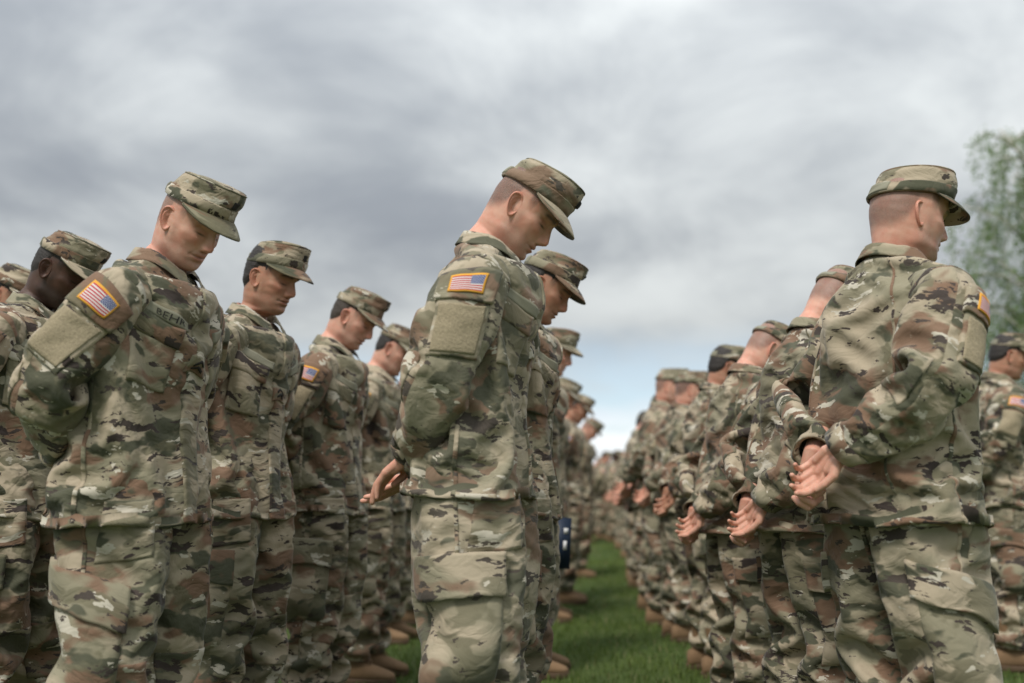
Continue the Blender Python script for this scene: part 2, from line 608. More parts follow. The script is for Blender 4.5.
def push_chain(X, pts, rad):
    """Push points out of a chain of tapered capsules."""
    for k in range(len(pts) - 1):
        a, b = pts[k], pts[k + 1]
        ab = b - a
        t = np.clip(((X - a) @ ab) / (ab @ ab), 0, 1)
        c = a + t[:, None] * ab
        d = X - c
        L = np.sqrt(np.einsum('ij,ij->i', d, d)) + 1e-9
        r = rad[k] + (rad[k + 1] - rad[k]) * t
        m = L < r
        X[m] = c[m] + d[m] / L[m, None] * r[m, None]
    return X


def tube_frames(C, e1):
    """Parallel-transported frames along a centre line; returns e1, e2 per point."""
    T = nrm(np.gradient(C, axis=0))
    E1 = np.zeros_like(C); e = e1 - np.dot(e1, T[0]) * T[0]; e = e / np.linalg.norm(e)
    for i in range(len(C)):
        e = e - np.dot(e, T[i]) * T[i]; e = e / np.linalg.norm(e)
        E1[i] = e
    return T, E1


# ------------------------------------------------------------------ torso shape of the jacket
#        s    front  back  side   z_front z_back z_side
JK = np.array([
    (.00, .058, .066, .070, 1.462, 1.512, 1.494),
    (.06, .082, .090, .118, 1.425, 1.488, 1.474),
    (.13, .104, .112, .168, 1.375, 1.445, 1.447),
    (.20, .118, .127, .198, 1.320, 1.392, 1.408),
    (.28, .126, .133, .208, 1.260, 1.330, 1.345),
    (.40, .126, .134, .208, 1.170, 1.222, 1.235),
    (.55, .124, .132, .204, 1.060, 1.095, 1.100),
    (.70, .128, .140, .207, .970, .990, .992),
    (.85, .144, .159, .219, .890, .900, .902),
    (1.0, .160, .176, .232, .805, .812, .812)])
JK_CX = -.012
#   z     front  back  side : the body inside
BD = np.array([
    (.70, .105, .120, .165), (.85, .106, .132, .178), (.95, .104, .120, .172), (1.05, .100, .102, .160),
    (1.15, .104, .104, .165), (1.25, .110, .112, .176), (1.33, .116, .114, .178), (1.40, .095, .108, .150),
    (1.45, .060, .085, .095), (1.52, .050, .060, .055)])


def push_torso(X, grow=0.0, n=2.3, bulk=1.0):
    z = X[:, 2]
    f = np.interp(z, BD[:, 0], BD[:, 1]) * bulk + grow; b = np.interp(z, BD[:, 0], BD[:, 2]) * bulk + grow
    s = np.interp(z, BD[:, 0], BD[:, 3]) * bulk + grow
    x = X[:, 0] - JK_CX; y = X[:, 1]
    ax = np.where(x > 0, f, b)
    rho = ((np.abs(x) / ax)**n + (np.abs(y) / s)**n)**(1 / n) + 1e-6
    m = (rho < 1) & (z > .70) & (z < 1.50)
    X[m, 0] = JK_CX + x[m] / rho[m]; X[m, 1] = y[m] / rho[m]
    return X


def sup(c, n):
    return np.sign(c) * np.abs(c)**(2.0 / n)


def fbm2(u, v, rng, octs=((3, 4, 1.), (7, 9, .5), (15, 19, .25))):
    """Smooth pseudo-random field from a few random waves (u is periodic 0..1)."""
    out = 0
    for fu, fv, a in octs:
        for k in range(6):
            ku = rng.integers(-fu, fu + 1); kv = rng.uniform(-fv, fv)
            out = out + a * np.sin(2 * np.pi * (ku * u + kv * v + rng.uniform()))
    return out / 4.0


def build_jacket(pose, rng, parts):
    NV, NU = 65, 96
    s = np.linspace(0, 1, NV)
    row = hermite(JK[:, 0], JK[:, 1:], s)
    th = np.linspace(0, 2 * np.pi, NU, endpoint=False)
    c, sn = np.cos(th)[None, :], np.sin(th)[None, :]
    n = (2.0 + .55 * np.clip((s - .05) / .3, 0, 1))[:, None]
    fx, bx, sy, zf, zb, zs = [row[:, k:k + 1] for k in range(6)]
    bulk = pose.get('bulk', 1.0)
    belly = pose.get('belly', 0.0) * np.exp(-((s - .62) / .22)**2)[:, None]
    ease = np.where(s < .15, 1.0, 1.0)[:, None]
    X = JK_CX + np.where(c > 0, fx * bulk + belly, bx * bulk) * sup(c, n) * ease
    Y = sy * (1 + (bulk - 1) * .7) * sup(sn, n) * ease
    Z = zs * sn**2 + np.where(c > 0, zf, zb) * c**2
    Z = Z + pose.get('hem', 0.0) * np.clip((s[:, None] - .35) / .65, 0, 1)
    P = np.stack([X, Y, Z], -1)
    # cloth lengths: the garment is cut a little wider and longer than it hangs
    ru = np.linalg.norm(np.roll(P, -1, 1) - P, axis=-1)
    rv = np.zeros((NV, NU)); rv[:-1] = np.linalg.norm(np.diff(P, axis=0), axis=-1); rv[-1] = rv[-2]
    sv = s[:, None]
    ru = ru * (1 + pose.get('wide_slack', .055) * np.clip((sv - .2) / .2, 0, 1) * np.clip((1 - sv) / .2, .35, 1)) * (.99 if pose.get('snug') else 1.0)
    rv = rv * (1 + pose.get('slack', .07) * np.clip((sv - .22) / .12, 0, 1) * np.clip((.93 - sv) / .1, 0, 1))
    pinned = np.zeros((NV, NU), bool); pinned[:4] = True
    # hem rides on the hips at a few places; keep it from drifting
    pinned[-1] = True
    wv = .006 * np.sin(2 * th + rng.uniform(0, 6)) + .004 * np.sin(3 * th + rng.uniform(0, 6)) + .003 * np.sin(5 * th + rng.uniform(0, 6))
    P[-1, :, 2] += wv; P[-2, :, 2] += wv * .7; P[-1, :, 0] *= 1 + np.roll(wv, 17) * 4; P[-1, :, 1] *= 1 + np.roll(wv, 31) * 4
    # waves that seed folds running from the arms to the front
    ug = th[None, :] / (2 * np.pi); seedw = fbm2(ug + 0 * sv, sv + 0 * ug, rng, ((6, 1.5, 1.), (9, 4, .7)))
    N0, _ = grid_normals(P)
    P = P + N0 * (seedw * .012 * np.clip((sv - .15) / .2, 0, 1) * np.clip((1 - sv) / .05, 0, 1))[..., None]
    arms = []
    for side in (-1, 1):
        A = pose['arm_r'] if side < 0 else pose['arm_l']
        arms.append(np.array([(a[0], a[1] * side, a[2]) for a in A]))

    sh = [vec(-.012, -.165, 1.405), vec(-.012, 0, 1.455), vec(-.012, .165, 1.405)]

    def coll(X):
        X = push_torso(X, .012, bulk=bulk)
        X = push_chain(X, sh, [.050, .050, .050])
        for a in arms:
            X = push_chain(X, a[3:], [.040, .038, .030, .028][:len(a) - 3])
        return X
    P = drape(P, ru, rv, pinned, coll, rng, fine=.04 * np.clip((.93 - sv) / .12, 0, 1) * np.ones((1, NU)))
    P = up2(up2(P, 0, False), 1, True)
    V = P.shape[0]
    N, sg = grid_normals(P)
    circ = 1.12; length = .74
    g = Geo()
    flip = sg < 0
    # hem turned under
    hem_in = np.stack([P[-1], P[-1] - N[-1] * .004 - vec(0, 0, .002), P[-1] - N[-1] * .010 + vec(0, 0, .03)])
    g.grid(P, True, flip, circ / P.shape[1], length / V)
    g.grid(hem_in, True, flip, circ / P.shape[1], .01, .3, .3)
    parts.append(('jacket', g.mesh('jacket'), None, 'camo'))
    # ---- sewn pieces (u = 0 front centre, .25 left, .5 back, .75 right)
    S, SN = smooth_grid(P, 10, .45, .002)
    # button placket with a raised overlapping edge
    parts.append(('placket', patch(P, N, [(-.014, .035), (.030, .035), (.030, .998), (-.014, .998)], 9, 120, .0035, sg,
                                   size=(.05, .72), uvo=(1.3, .2)).mesh('placket'), 'jacket', 'camo'))
    for sd in (-1, 1):
        # slanted chest pocket and flap
        u0, u1 = (.055, .165)
        if sd < 0:
            cs = [(1 - u1, .275), (1 - u0, .30), (1 - u0, .48), (1 - u1, .465)]
            cf = [(1 - u1 - .003, .262), (1 - u0 + .003, .288), (1 - u0 + .003, .348), (1 - u1 - .003, .322)]
        else:
            cs = [(u0, .30), (u1, .275), (u1, .465), (u0, .48)]
            cf = [(u0 - .003, .288), (u1 + .003, .262), (u1 + .003, .322), (u0 - .003, .348)]
        pf = lambda a, b: .006 * np.sin(np.pi * a)**.6 * np.sin(np.pi * b)**.6
        parts.append(('chest_pocket', patch(S, SN, cs, 20, 22, .0025, sg, pf, (2.1 + sd, .6), (.13, .14)).mesh('chest_pocket'), 'jacket', 'camo'))
        parts.append(('pocket_flap', patch(S, SN, cf, 20, 8, .0075, sg, lambda a, b: .004 * np.sin(np.pi * a)**.5 * np.sin(np.pi * b)**.5, (3.1 + sd, 1.6), (.135, .05)).mesh('pocket_flap'), 'jacket', 'camo'))
        # name and service tapes above the pockets
        cn = [(1 - .158, .228), (1 - .040, .253), (1 - .040, .288), (1 - .158, .263)] if sd < 0 else \
             [(.040, .253), (.158, .228), (.158, .263), (.040, .288)]
        parts.append(('name_tape', patch(S, SN, cn, 24, 6, .0045, sg).mesh('name_tape'), 'jacket', 'tape'))
        if sd < 0 and pose.get('text'):
            parts.append(('name_lettering', tape_text(pose['text'], S, SN, cn, .0072), 'jacket', 'thread'))
        # felled seams: side of back, shoulder yoke
        us = .5 + sd * .105
        parts.append(('back_seam', patch(P, N, [(us - .003, .06), (us + .003, .06), (us + .003, .99), (us - .003, .99)], 4, 110, .0012, sg,
                                         size=(.012, .7), uvo=(5 + sd, 2)).mesh('back_seam'), 'jacket', 'camo'))
        ut = .75 if sd < 0 else .25
        parts.append(('side_seam', patch(P, N, [(ut - .003, .40), (ut + .003, .40), (ut + .003, .99), (ut - .003, .99)], 4, 90, .0012, sg,
                                         size=(.012, .5), uvo=(6 + sd, 2)).mesh('side_seam'), 'jacket', 'camo'))
    # hem band
    g = Geo()
    uu = np.linspace(0, 1, 193)
    rows = []
    for v, h in ((.9685, -.001), (.9685, .0012), (.985, .0016), (1.0, .0012), (1.0, -.003)):
        rows.append(samp(P, uu, np.full_like(uu, v)) + nrm(samp(N, uu, np.full_like(uu, v))) * h)
    g.grid(np.array(rows), False, flip, circ / 193, .008, .45, .2)
    parts.append(('hem_band', g.mesh('hem_band'), 'jacket', 'camo'))
    # rank tab on the placket
    tab = [(.978, .350), (1.016, .350), (1.016, .410), (.978, .410)]
    parts.append(('rank_tab', patch(P, N, tab, 8, 10, .0065, sg, size=(.05, .05), uvo=(7, 7)).mesh('rank_tab'), 'jacket', 'camo'))
    cg = Geo()
    for k in range(2):
        for q in (-1, 1):
            um, v0 = .997, .366 + .016 * k
            cc = [(um, v0), (um + q * .009, v0 + .010), (um + q * .009, v0 + .017), (um, v0 + .007)]
            if q < 0:
                cc = [cc[1], cc[0], cc[3], cc[2]]
            patch(P, N, cc, 4, 3, .0088, sg, geo=cg)
    parts.append(('rank_chevron', cg.mesh('rank_chevron'), 'jacket', 'thread'))
    build_collar(pose, parts, P)
    for side in (-1, 1):
        build_sleeve(pose, rng, parts, side, bulk)


def tape_text(txt, P, N, cn, off):
    cu = bpy.data.curves.new('lettering', 'FONT'); cu.body = txt; cu.size = 1.0; cu.align_x = 'LEFT'
    cu.resolution_u = 3
    ob = bpy.data.objects.new('lettering_tmp', cu); COL.objects.link(ob)
    dg = bpy.context.evaluated_depsgraph_get()
    me = bpy.data.meshes.new_from_object(ob.evaluated_get(dg))
    bpy.data.objects.remove(ob); bpy.data.curves.remove(cu)
    co = np.empty(len(me.vertices) * 3, dtype=np.float32); me.vertices.foreach_get('co', co); co = co.reshape(-1, 3).astype(float)
    x0, x1 = co[:, 0].min(), co[:, 0].max(); y0, y1 = co[:, 1].min(), co[:, 1].max()
    a = .34 + .54 * (co[:, 0] - x0) / (x1 - x0); b = .78 - .56 * (co[:, 1] - y0) / (y1 - y0)
    c = np.asarray(cn, float)
    uv = ((1 - a) * (1 - b))[:, None] * c[0] + (a * (1 - b))[:, None] * c[1] + (a * b)[:, None] * c[2] + ((1 - a) * b)[:, None] * c[3]
    Q = samp(P, uv[:, 0], uv[:, 1]) + nrm(samp(N, uv[:, 0], uv[:, 1])) * off
    me.vertices.foreach_set('co', Q.astype(np.float32).ravel()); me.update()
    me.name = 'name_lettering'
    return me


def build_collar(pose, parts, P):
    """Stand-and-fall collar, open at the throat."""
    n = 72
    a = np.linspace(R(16), R(344), n)
    c, sn = np.cos(a), np.sin(a)
    base = np.stack([JK_CX + np.where(c > 0, .062, .068) * c, .072 * sn, 1.489 - .006 * c - .040 * (c > 0) * c**2 + .016 * (c < 0) * c**2], -1)
    out = nrm(np.stack([c, sn, 0 * c], -1))
    lean = pose.get('neck_lean', 0.0)
    fr = np.clip((np.abs(a - np.pi) - R(95)) / R(60), 0, 1)      # towards the throat
    stand = .026 - .008 * fr
    rows = []
    up = vec(0, 0, 1)
    prof = [(0, -.004), (.55, -.001), (1.0, .001), (1.12, .004), (1.10, .009), (.80, .014), (.40, .019), (.0, .025), (-.28, .029), (-.30, .026), (0.1, .021)]
    for h, o in prof:
        drop = 1.0
        p = base + up * (h * stand)[:, None] + out * (o * (1 + .55 * fr))[:, None]
        p[:, 0] += .010 * h * (c < 0) * lean
        if h < .1 and o > .015:          # collar points hang lower in front
            p[:, 2] -= .026 * fr**2
            p += out * (.008 * fr)[:, None]
        rows.append(p)
    g = Geo()
    Q = np.array(rows)
    rg = np.random.default_rng(int(pose['seed']) + 91)
    wob = np.cumsum(rg.normal(0, .0006, (1, n)), 1); Q[:, :, 2] += wob - wob.mean()
    g.grid(Q, False, True, .45 / n, .012, 8.2, 1.1)
    parts.append(('collar', g.mesh('collar'), 'jacket', 'camo'))
    # lapel facings: the open fronts below the collar
    # undershirt at the throat
    a = np.linspace(0, 2 * np.pi, 40, endpoint=False)
    rows = []
    for r, z in ((.050, 1.493), (.054, 1.497), (.057, 1.494), (.064, 1.470), (.070, 1.45)):
        rows.append(np.stack([JK_CX - .004 + r * np.cos(a), r * 1.03 * np.sin(a), z - .026 * np.cos(a)], -1))
    g = Geo(); g.grid(np.array(rows), True, True, .01, .01)
    parts.append(('undershirt', g.mesh('undershirt'), None, 'shirt'))


def build_sleeve(pose, rng, parts, side, bulk):
    NV, NU = 65, 40
    A = np.array(pose['arm_r'] if side < 0 else pose['arm_l'], float); A[:, 1] *= side
    C, L = curve_pts(A, NV)
    T, E1 = tube_frames(C, vec(0, side * .44, .90))
    E2 = np.cross(T, E1)
    if E2[3, 0] < 0:
        E2 = -E2                      # e2 points forward
    t = np.linspace(0, 1, NV)
    r = np.interp(t, [0, .10, .22, .40, .52, .64, .85, .97, 1.0], [.071, .076, .079, .077, .078, .074, .063, .052, .049])
    r = r * (1 + (bulk - 1) * .6)
    rx = r * np.interp(t, [0, .15, .4, 1], [1.10, 1.02, 1.0, 1.0])
    ph = np.linspace(0, 2 * np.pi, NU, endpoint=False)
    P = C[:, None] + r[:, None, None] * np.cos(ph)[None, :, None] * E1[:, None] + rx[:, None, None] * np.sin(ph)[None, :, None] * E2[:, None]
    ru = np.broadcast_to((2 * np.pi * (r + rx) / 2 / NU)[:, None], (NV, NU)).copy()
    slack = pose.get('sleeve_slack', .13)
    rv = np.full((NV, NU), L / (NV - 1))
    tt = t[:, None]
    rv = rv * (1 + slack * np.clip((tt - .22) / .15, 0, 1))
    # the shoulder cap follows the bent initial shape, no slack there
    actual = np.zeros((NV, NU)); actual[:-1] = np.linalg.norm(np.diff(P, axis=0), axis=-1); actual[-1] = actual[-2]
    w = np.clip((tt - .15) / .15, 0, 1)
    rv = actual * (1 - w) + rv * w
    pinned = np.zeros((NV, NU), bool); pinned[:3] = True; pinned[-2:] = True
    N0, _ = grid_normals(P)
    ug = ph[None, :] / (2 * np.pi)
    sw = fbm2(ug + 0 * tt, tt + 0 * ug, rng, ((2, 6, 1.), (3, 10, .7)))
    P = P + N0 * (sw * .006 * np.clip((tt - .2) / .1, 0, 1) * np.clip((.97 - tt) / .05, 0, 1))[..., None]
    arm_r = np.interp(np.linspace(0, 1, len(A)), [0, .3, .55, .75, 1.0], [.052, .055, .047, .045, .030])
    base = P.copy()

    def coll(X):
        X = push_chain(X, A, arm_r)
        G = X.reshape(-1, base.shape[1] if len(X) == base.shape[0] * base.shape[1] else base.shape[1] // 2, 3)
        k = int(G.shape[0] * .30)
        sub = G[k:].reshape(-1, 3)
        G[k:] = push_torso(sub, .030, bulk=bulk).reshape(G[k:].shape)
        return G.reshape(-1, 3)
    P = drape(P, ru, rv, pinned, coll, rng, 60, 26, .00004)
    P = up2(up2(P, 0, False), 1, True)
    N, sg = grid_normals(P)
    V, U = P.shape[:2]
    g = Geo(); flip = sg < 0
    g.grid(P, True, flip, .5 / U, .66 / V, 10 + side)
    end = np.stack([P[-1], P[-1] - N[-1] * .004, P[-1] - N[-1] * .012 + (C[-3] - C[-1]) * .6])
    g.grid(end, True, flip, .5 / U, .01)
    parts.append(('sleeve', g.mesh('sleeve'), 'jacket', 'camo'))
    # cuff band
    uu = np.linspace(0, 1, 81); rows = []
    for v, h in ((.925, -.001), (.925, .003), (.96, .004), (1.0, .003), (1.004, -.002)):
        vv = np.full_like(uu, min(v, 1.0))
        rows.append(samp(P, uu, vv) + nrm(samp(N, uu, vv)) * h)
    g = Geo(); g.grid(np.array(rows), False, flip, .006, .012, 12 + side)
    parts.append(('cuff', g.mesh('cuff'), 'jacket', 'camo'))
    # armhole seam ridge
    rows = []
    for v, h in ((.075, -.002), (.078, .0022), (.092, .0022), (.096, -.002)):
        vv = np.full_like(uu, v)
        rows.append(samp(P, uu, vv) + nrm(samp(N, uu, vv)) * h)
    g = Geo(); g.grid(np.array(rows), False, flip, .006, .006, 13 + side)
    parts.append(('armhole_seam', g.mesh('armhole_seam'), 'jacket', 'camo'))
    S, SN = smooth_grid(P, 14, .25, .003)
    # shoulder pocket: u = 0 is the outer side, + is forward on both arms
    pu, rot = pose.get('pocket_u', .085), R(pose.get('pocket_rot', 0))

    def turn(cc):
        cc = np.array(cc, float); x = cc[:, 0] * .55; y = (cc[:, 1] - .28) * .66
        return np.stack([(x * math.cos(rot) - y * math.sin(rot)) / .55 + pu, (x * math.sin(rot) + y * math.cos(rot)) / .66 + .28], 1)

    c0 = [(-.140, .175), (.112, .150), (.122, .440), (-.122, .452)]
    pf = lambda a, b: .007 * np.sin(np.pi * np.clip(a, 0, 1))**.5 * np.clip(np.sin(np.pi * b), 0, 1)**.5
    parts.append(('shoulder_pocket', patch(S, SN, turn(c0), 24, 30, .003, sg, pf, (14 + side, 3), (.13, .17)).mesh('shoulder_pocket'), 'jacket', 'camo'))
    c1 = [(-.120, .262), (.092, .240), (.098, .425), (-.105, .438)]
    pf1 = lambda a, b: .0068 * np.sin(np.pi * (.1 + .8 * a))**.5 * np.clip(np.sin(np.pi * (.35 + .6 * b)), 0, 1)**.5
    parts.append(('loop_panel', patch(S, SN, turn(c1), 24, 22, .0055, sg, pf1).mesh('loop_panel'), 'jacket', 'velcro'))
    c2 = [(-.150, .150), (.120, .122), (.122, .225), (-.150, .245)]
    pf2 = lambda a, b: .006 * np.sin(np.pi * (.1 + .8 * a))**.5
    parts.append(('pocket_flap', patch(S, SN, turn(c2), 24, 12, .0075, sg, pf2, (16 + side, 5), (.135, .07)).mesh('pocket_flap'), 'jacket', 'camo'))
    if side < 0:
        cfl = [(-.096, .162), (.056, .147), (.057, .204), (-.096, .219)]
        pff = lambda a, b: .0062 * np.sin(np.pi * (.12 + .76 * a))**.5
        parts.append(('flag_patch', patch(S, SN, turn(cfl), 26, 12, .0110, sg, pff, unit=True).mesh('flag_patch'), 'jacket', 'flag'))
    # elbow patch on the back of the arm
    ce = [(.30, .46), (.64, .46), (.64, .70), (.30, .70)] if False else [(-.36, .47), (-.04, .47), (-.04, .70), (-.36, .70)]
    parts.append(('elbow_patch', patch(P, N, ce, 24, 26, .0022, sg, None, (18 + side, 6), (.16, .15)).mesh('elbow_patch'), 'jacket', 'camo'))


# ------------------------------------------------------------------ trousers and boots
def build_trousers(pose, rng, parts):
    g = Geo()
    subs = []
    for side in (-1, 1):
        NV, NU = 81, 48
        y0, y1 = .092, pose.get('stance', .125)
        ctrl = np.array([(-.012, y0, 1.00), (-.010, y0 + .003, .86), (.004, y0 + (y1 - y0) * .45, .62), (.010, y0 + (y1 - y0) * .65, .48),
                         (-.022, y0 + (y1 - y0) * .9, .28), (-.034, y1, .115)])
        ctrl[:, 1] *= side
        C, L = curve_pts(ctrl, NV)
        t = np.linspace(0, 1, NV)
        z = C[:, 2]
        r1 = np.interp(z, [.11, .16, .25, .40, .50, .62, .80, .90, 1.0], [.066, .080, .088, .091, .095, .105, .110, .106, .095])
        r2 = np.interp(z, [.11, .16, .25, .40, .50, .62, .80, .90, 1.0], [.072, .088, .098, .103, .107, .121, .136, .132, .112])
        T, E1 = tube_frames(C, vec(0, side, 0)); E2 = np.cross(T, E1)
        if E2[3, 0] < 0:
            E2 = -E2
        ph = np.linspace(0, 2 * np.pi, NU, endpoint=False)
        P = C[:, None] + r1[:, None, None] * sup(np.cos(ph), 2.2)[None, :, None] * E1[:, None] + r2[:, None, None] * sup(np.sin(ph), 2.2)[None, :, None] * E2[:, None]
        ru = np.linalg.norm(np.roll(P, -1, 1) - P, axis=-1) * 1.02
        rv = np.full((NV, NU), L / (NV - 1)); tt = t[:, None]
        rv = rv * (1 + pose.get('leg_slack', .10) * np.clip((tt - .12) / .1, 0, 1))
        pinned = np.zeros((NV, NU), bool); pinned[:4] = True; pinned[-2:] = True
        N0, _ = grid_normals(P); ug = ph[None, :] / (2 * np.pi)
        sw = fbm2(ug + 0 * tt, tt + 0 * ug, rng, ((2, 5, 1.), (4, 9, .8)))
        P = P + N0 * (sw * .009 * np.clip((tt - .08) / .1, 0, 1) * np.clip((.97 - tt) / .05, 0, 1))[..., None]
        leg = ctrl.copy(); lr = [.085, .088, .074, .062, .060, .058]

        def coll(X):
            X = push_chain(X, leg, lr)
            m = X[:, 1] * side < -.004
            X[m, 1] = -.004 * side
            return X
        P = drape(P, ru, rv, pinned, coll, rng, 60, 24, .0001, fine=.045)
        P = up2(up2(P, 0, False), 1, True)
        N, sg = grid_normals(P); V, U = P.shape[:2]; flip = sg < 0
        g.grid(P, True, flip, .62 / U, .92 / V, 20 + side * 2)
        end = np.stack([P[-1], P[-1] - N[-1] * .012 + vec(0, 0, .01), P[-1] - N[-1] * .03 + vec(0, 0, .03)])
        g.grid(end, True, flip, .01, .01)
        sd = int(rng.integers(0, 50))
        S, SN = smooth_grid(P, 40, .2, .006)
        tl = pose.get('pocket_tilt', 0.0)
        # cargo pocket, outer thigh; u + = forward
        cp = [(-.16, .355 - tl * .3), (.125, .335 + tl), (.120, .63 + tl * .5), (-.15, .655)]
        w = fbm2(np.linspace(0, 1, 30)[None, :] * .5 + np.zeros((34, 1)), np.linspace(0, 1, 34)[:, None] + np.zeros((1, 30)), rng, ((2, 2, 1.), (4, 4, .6)))
        pf = lambda a, b: .026 * np.clip(np.sin(np.pi * a), 0, 1)**.45 * np.clip(b, 0, 1)**.55 * np.clip((1 - b) * 6, 0, 1)**.5 + w * .006 * np.sin(np.pi * a)**.7 * np.sin(np.pi * b)**.7
        subs.append(('cargo_pocket', patch(S, SN, cp, 30, 34, .003, sg, pf, (25 + sd, 3), (.19, .26), depth=.03).mesh('cargo_pocket'), 'trousers', 'camo'))
        fl = [(-.172, .300 - tl * .3), (.135, .318 + tl), (.132, .425 + tl), (-.170, .395 - tl * .3)]
        pff = lambda a, b: (.022 * np.sin(np.pi * (.06 + .88 * a))**.5) * (.25 + .75 * b)**.8
        subs.append(('pocket_flap', patch(S, SN, fl, 30, 14, .008, sg, pff, (28 + sd, 5), (.20, .085), depth=.004).mesh('pocket_flap'), 'trousers', 'camo'))
        # knee patch
        kn = [(.06, .545), (.42, .545), (.42, .73), (.06, .73)]
        subs.append(('knee_patch', patch(P, N, kn, 24, 24, .002, sg, None, (31 + sd, 7), (.2, .18)).mesh('knee_patch'), 'trousers', 'camo'))
        # front hip pocket panel, side seam
        hp = [(.05, .15), (.20, .15), (.20, .29), (.02, .31)]
        subs.append(('hip_pocket', patch(P, N, hp, 16, 20, .0018, sg, None, (34 + sd, 7), (.1, .16)).mesh('hip_pocket'), 'trousers', 'camo'))
        subs.append(('side_seam', patch(P, N, [(-.006, .10), (.003, .10), (.003, .97), (-.006, .97)], 4, 110, .0010, sg, size=(.012, .9), uvo=(36, sd)).mesh('side_seam'), 'trousers', 'camo'))
        subs.append(('seat_seam', patch(P, N, [(.66, .08), (.674, .08), (.60, .33), (.586, .33)], 4, 50, .0016, sg, size=(.012, .9), uvo=(36, sd)).mesh('seat_seam'), 'trousers', 'camo'))
    parts.append(('trousers', g.mesh('trousers'), None, 'camo'))
    parts.extend(subs)


def boot_mesh(side, pose):
    """Laced boot: foot lofted heel to toe, shaft lofted upward, tongue and laces as ridges."""
    y = pose.get('stance', .125) * side
    ox = -.034
    a = np.linspace(0, 2 * np.pi, 28, endpoint=False)
    #  x     half width  bottom  top   centre offset
    sec = [(-.098, .006, .030, .060), (-.094, .024, .022, .085), (-.078, .034, .018, .105), (-.04, .037, .018, .125), (.0, .039, .018, .135),
           (.04, .042, .018, .120), (.08, .047, .018, .098), (.12, .050, .018, .082), (.155, .047, .019, .070), (.180, .038, .021, .060),
           (.196, .022, .026, .050), (.202, .004, .033, .040)]
    xs = [s[0] for s in sec]
    X = np.linspace(xs[0], xs[-1], 36)
    S = hermite(xs, np.array(sec)[:, 1:], X)
    rows = []
    for x, (w, b, tp) in zip(X, S):
        zc, h = (b + tp) / 2, (tp - b) / 2
        yy = w * sup(np.cos(a), 2.4); zz = zc + h * sup(np.sin(a), 2.4)
        yy = yy * np.where(zz > zc, 1 - .25 * ((zz - zc) / max(h, 1e-4))**2, 1)
        rows.append(np.stack([ox + x + 0 * a, y + yy + .006 * -side * (x > .1) * (x - .1) * 10, zz], -1))
    g = Geo(); g.grid(np.array(rows), True, False, .01, .01)
    rows = []
    for z in np.linspace(.07, .25, 14):
        rx = np.interp(z, [.07, .12, .18, .25], [.055, .050, .054, .060]); ry = np.interp(z, [.07, .12, .18, .25], [.038, .038, .043, .050])
        cx = np.interp(z, [.07, .13, .25], [-.028, -.036, -.042])
        rows.append(np.stack([ox + .034 + cx - .006 + rx * np.cos(a), y + ry * np.sin(a), z + 0 * a], -1))
    g.grid(np.array(rows), True, True, .01, .01)
    boot = g.mesh('boot')
    # sole: welt outline
    g = Geo(); rows = []
    prof = [(.0, .94), (.002, 1.0), (.012, 1.02), (.024, 1.06), (.030, 1.05), (.031, .9)]
    n = 48; q = np.linspace(0, 2 * np.pi, n, endpoint=False)
    xo = np.cos(q); cxm = .052
    wid = np.interp(cxm + .152 * xo, xs, [.01, .026, .036, .038, .039, .043, .049, .053, .050, .043, .030, .01])
    for z, k in prof:
        rows.append(np.stack([ox + cxm + .154 * xo * (1 + (k - 1) * .3), y + wid * k * sup(np.sin(q), 2.6), z + 0 * q + .006 * (np.abs(xo + .1) < .25) * (z < .001)], -1))
    g.grid(np.array(rows), True, True, .01, .01)
    g.grid(np.array([rows[0], rows[0] * [0, 0, 1] + [ox + cxm, y, 0]]), True, False, .01, .01)
    sole = g.mesh('sole')
    g = Geo()
    for k in range(6):
        x0 = .085 - k * .017; z0 = .099 + k * .0145 + (k > 3) * .008
        for q in (-1, 1):
            p0 = vec(ox + x0 + .004, y - q * .022, z0 - .004); p1 = vec(ox + x0 - .010, y + q * .022, z0 + .008)
            ring = np.stack([p0 + vec(.003 * math.cos(b), 0, .003 * math.sin(b) + .003) for b in np.linspace(0, 6.28, 6)])
            mid = np.stack([(p0 + p1) / 2 + vec(.003 * math.cos(b), 0, .003 * math.sin(b) + .009) for b in np.linspace(0, 6.28, 6)])
            ring2 = np.stack([p1 + vec(.003 * math.cos(b), 0, .003 * math.sin(b) + .003) for b in np.linspace(0, 6.28, 6)])
            g.grid(np.array([ring, mid, ring2]), False, False)
    return boot, sole, g.mesh('lace')


def build_boots(pose, parts):
    for k, side in enumerate((-1, 1)):
        b, s, l = boot_mesh(side, pose)
        parts.append(('boot', b, None, 'boot', 'boot%d' % k))
        parts.append(('sole', s, 'boot%d' % k, 'sole'))
        parts.append(('lace', l, 'boot%d' % k, 'lace'))

# ------------------------------------------------------------------ head, body, hands
HEAD_ROWS = np.array([
    # z_front z_back  x_front x_back  half width
    (.130, .130, .006, -.018, .010), (.128, .128, .030, -.045, .034), (.121, .121, .055, -.068, .052), (.107, .107, .074, -.084, .064),
    (.090, .090, .087, -.093, .0705), (.070, .070, .0935, -.097, .0735), (.052, .052, .0970, -.0985, .0745), (.040, .040, .0975, -.0985, .0745),
    (.025, .025, .0945, -.097, .0730), (.010, .010, .0945, -.0945, .0712), (-.005, -.005, .0955, -.091, .0695), (-.020, -.020, .0960, -.0865, .0670),
    (-.035, -.035, .0965, -.0815, .0635), (-.050, -.050, .0960, -.077, .0595), (-.065, -.065, .0955, -.073, .0555), (-.078, -.077, .0935, -.070, .0500),
    (-.089, -.086, .0860, -.068, .0460), (-.0955, -.094, .0700, -.067, .0468), (-.100, -.101, .0520, -.0665, .0490), (-.106, -.110, .0400, -.066, .0515),
    (-.118, -.122, .0345, -.066, .0540)])


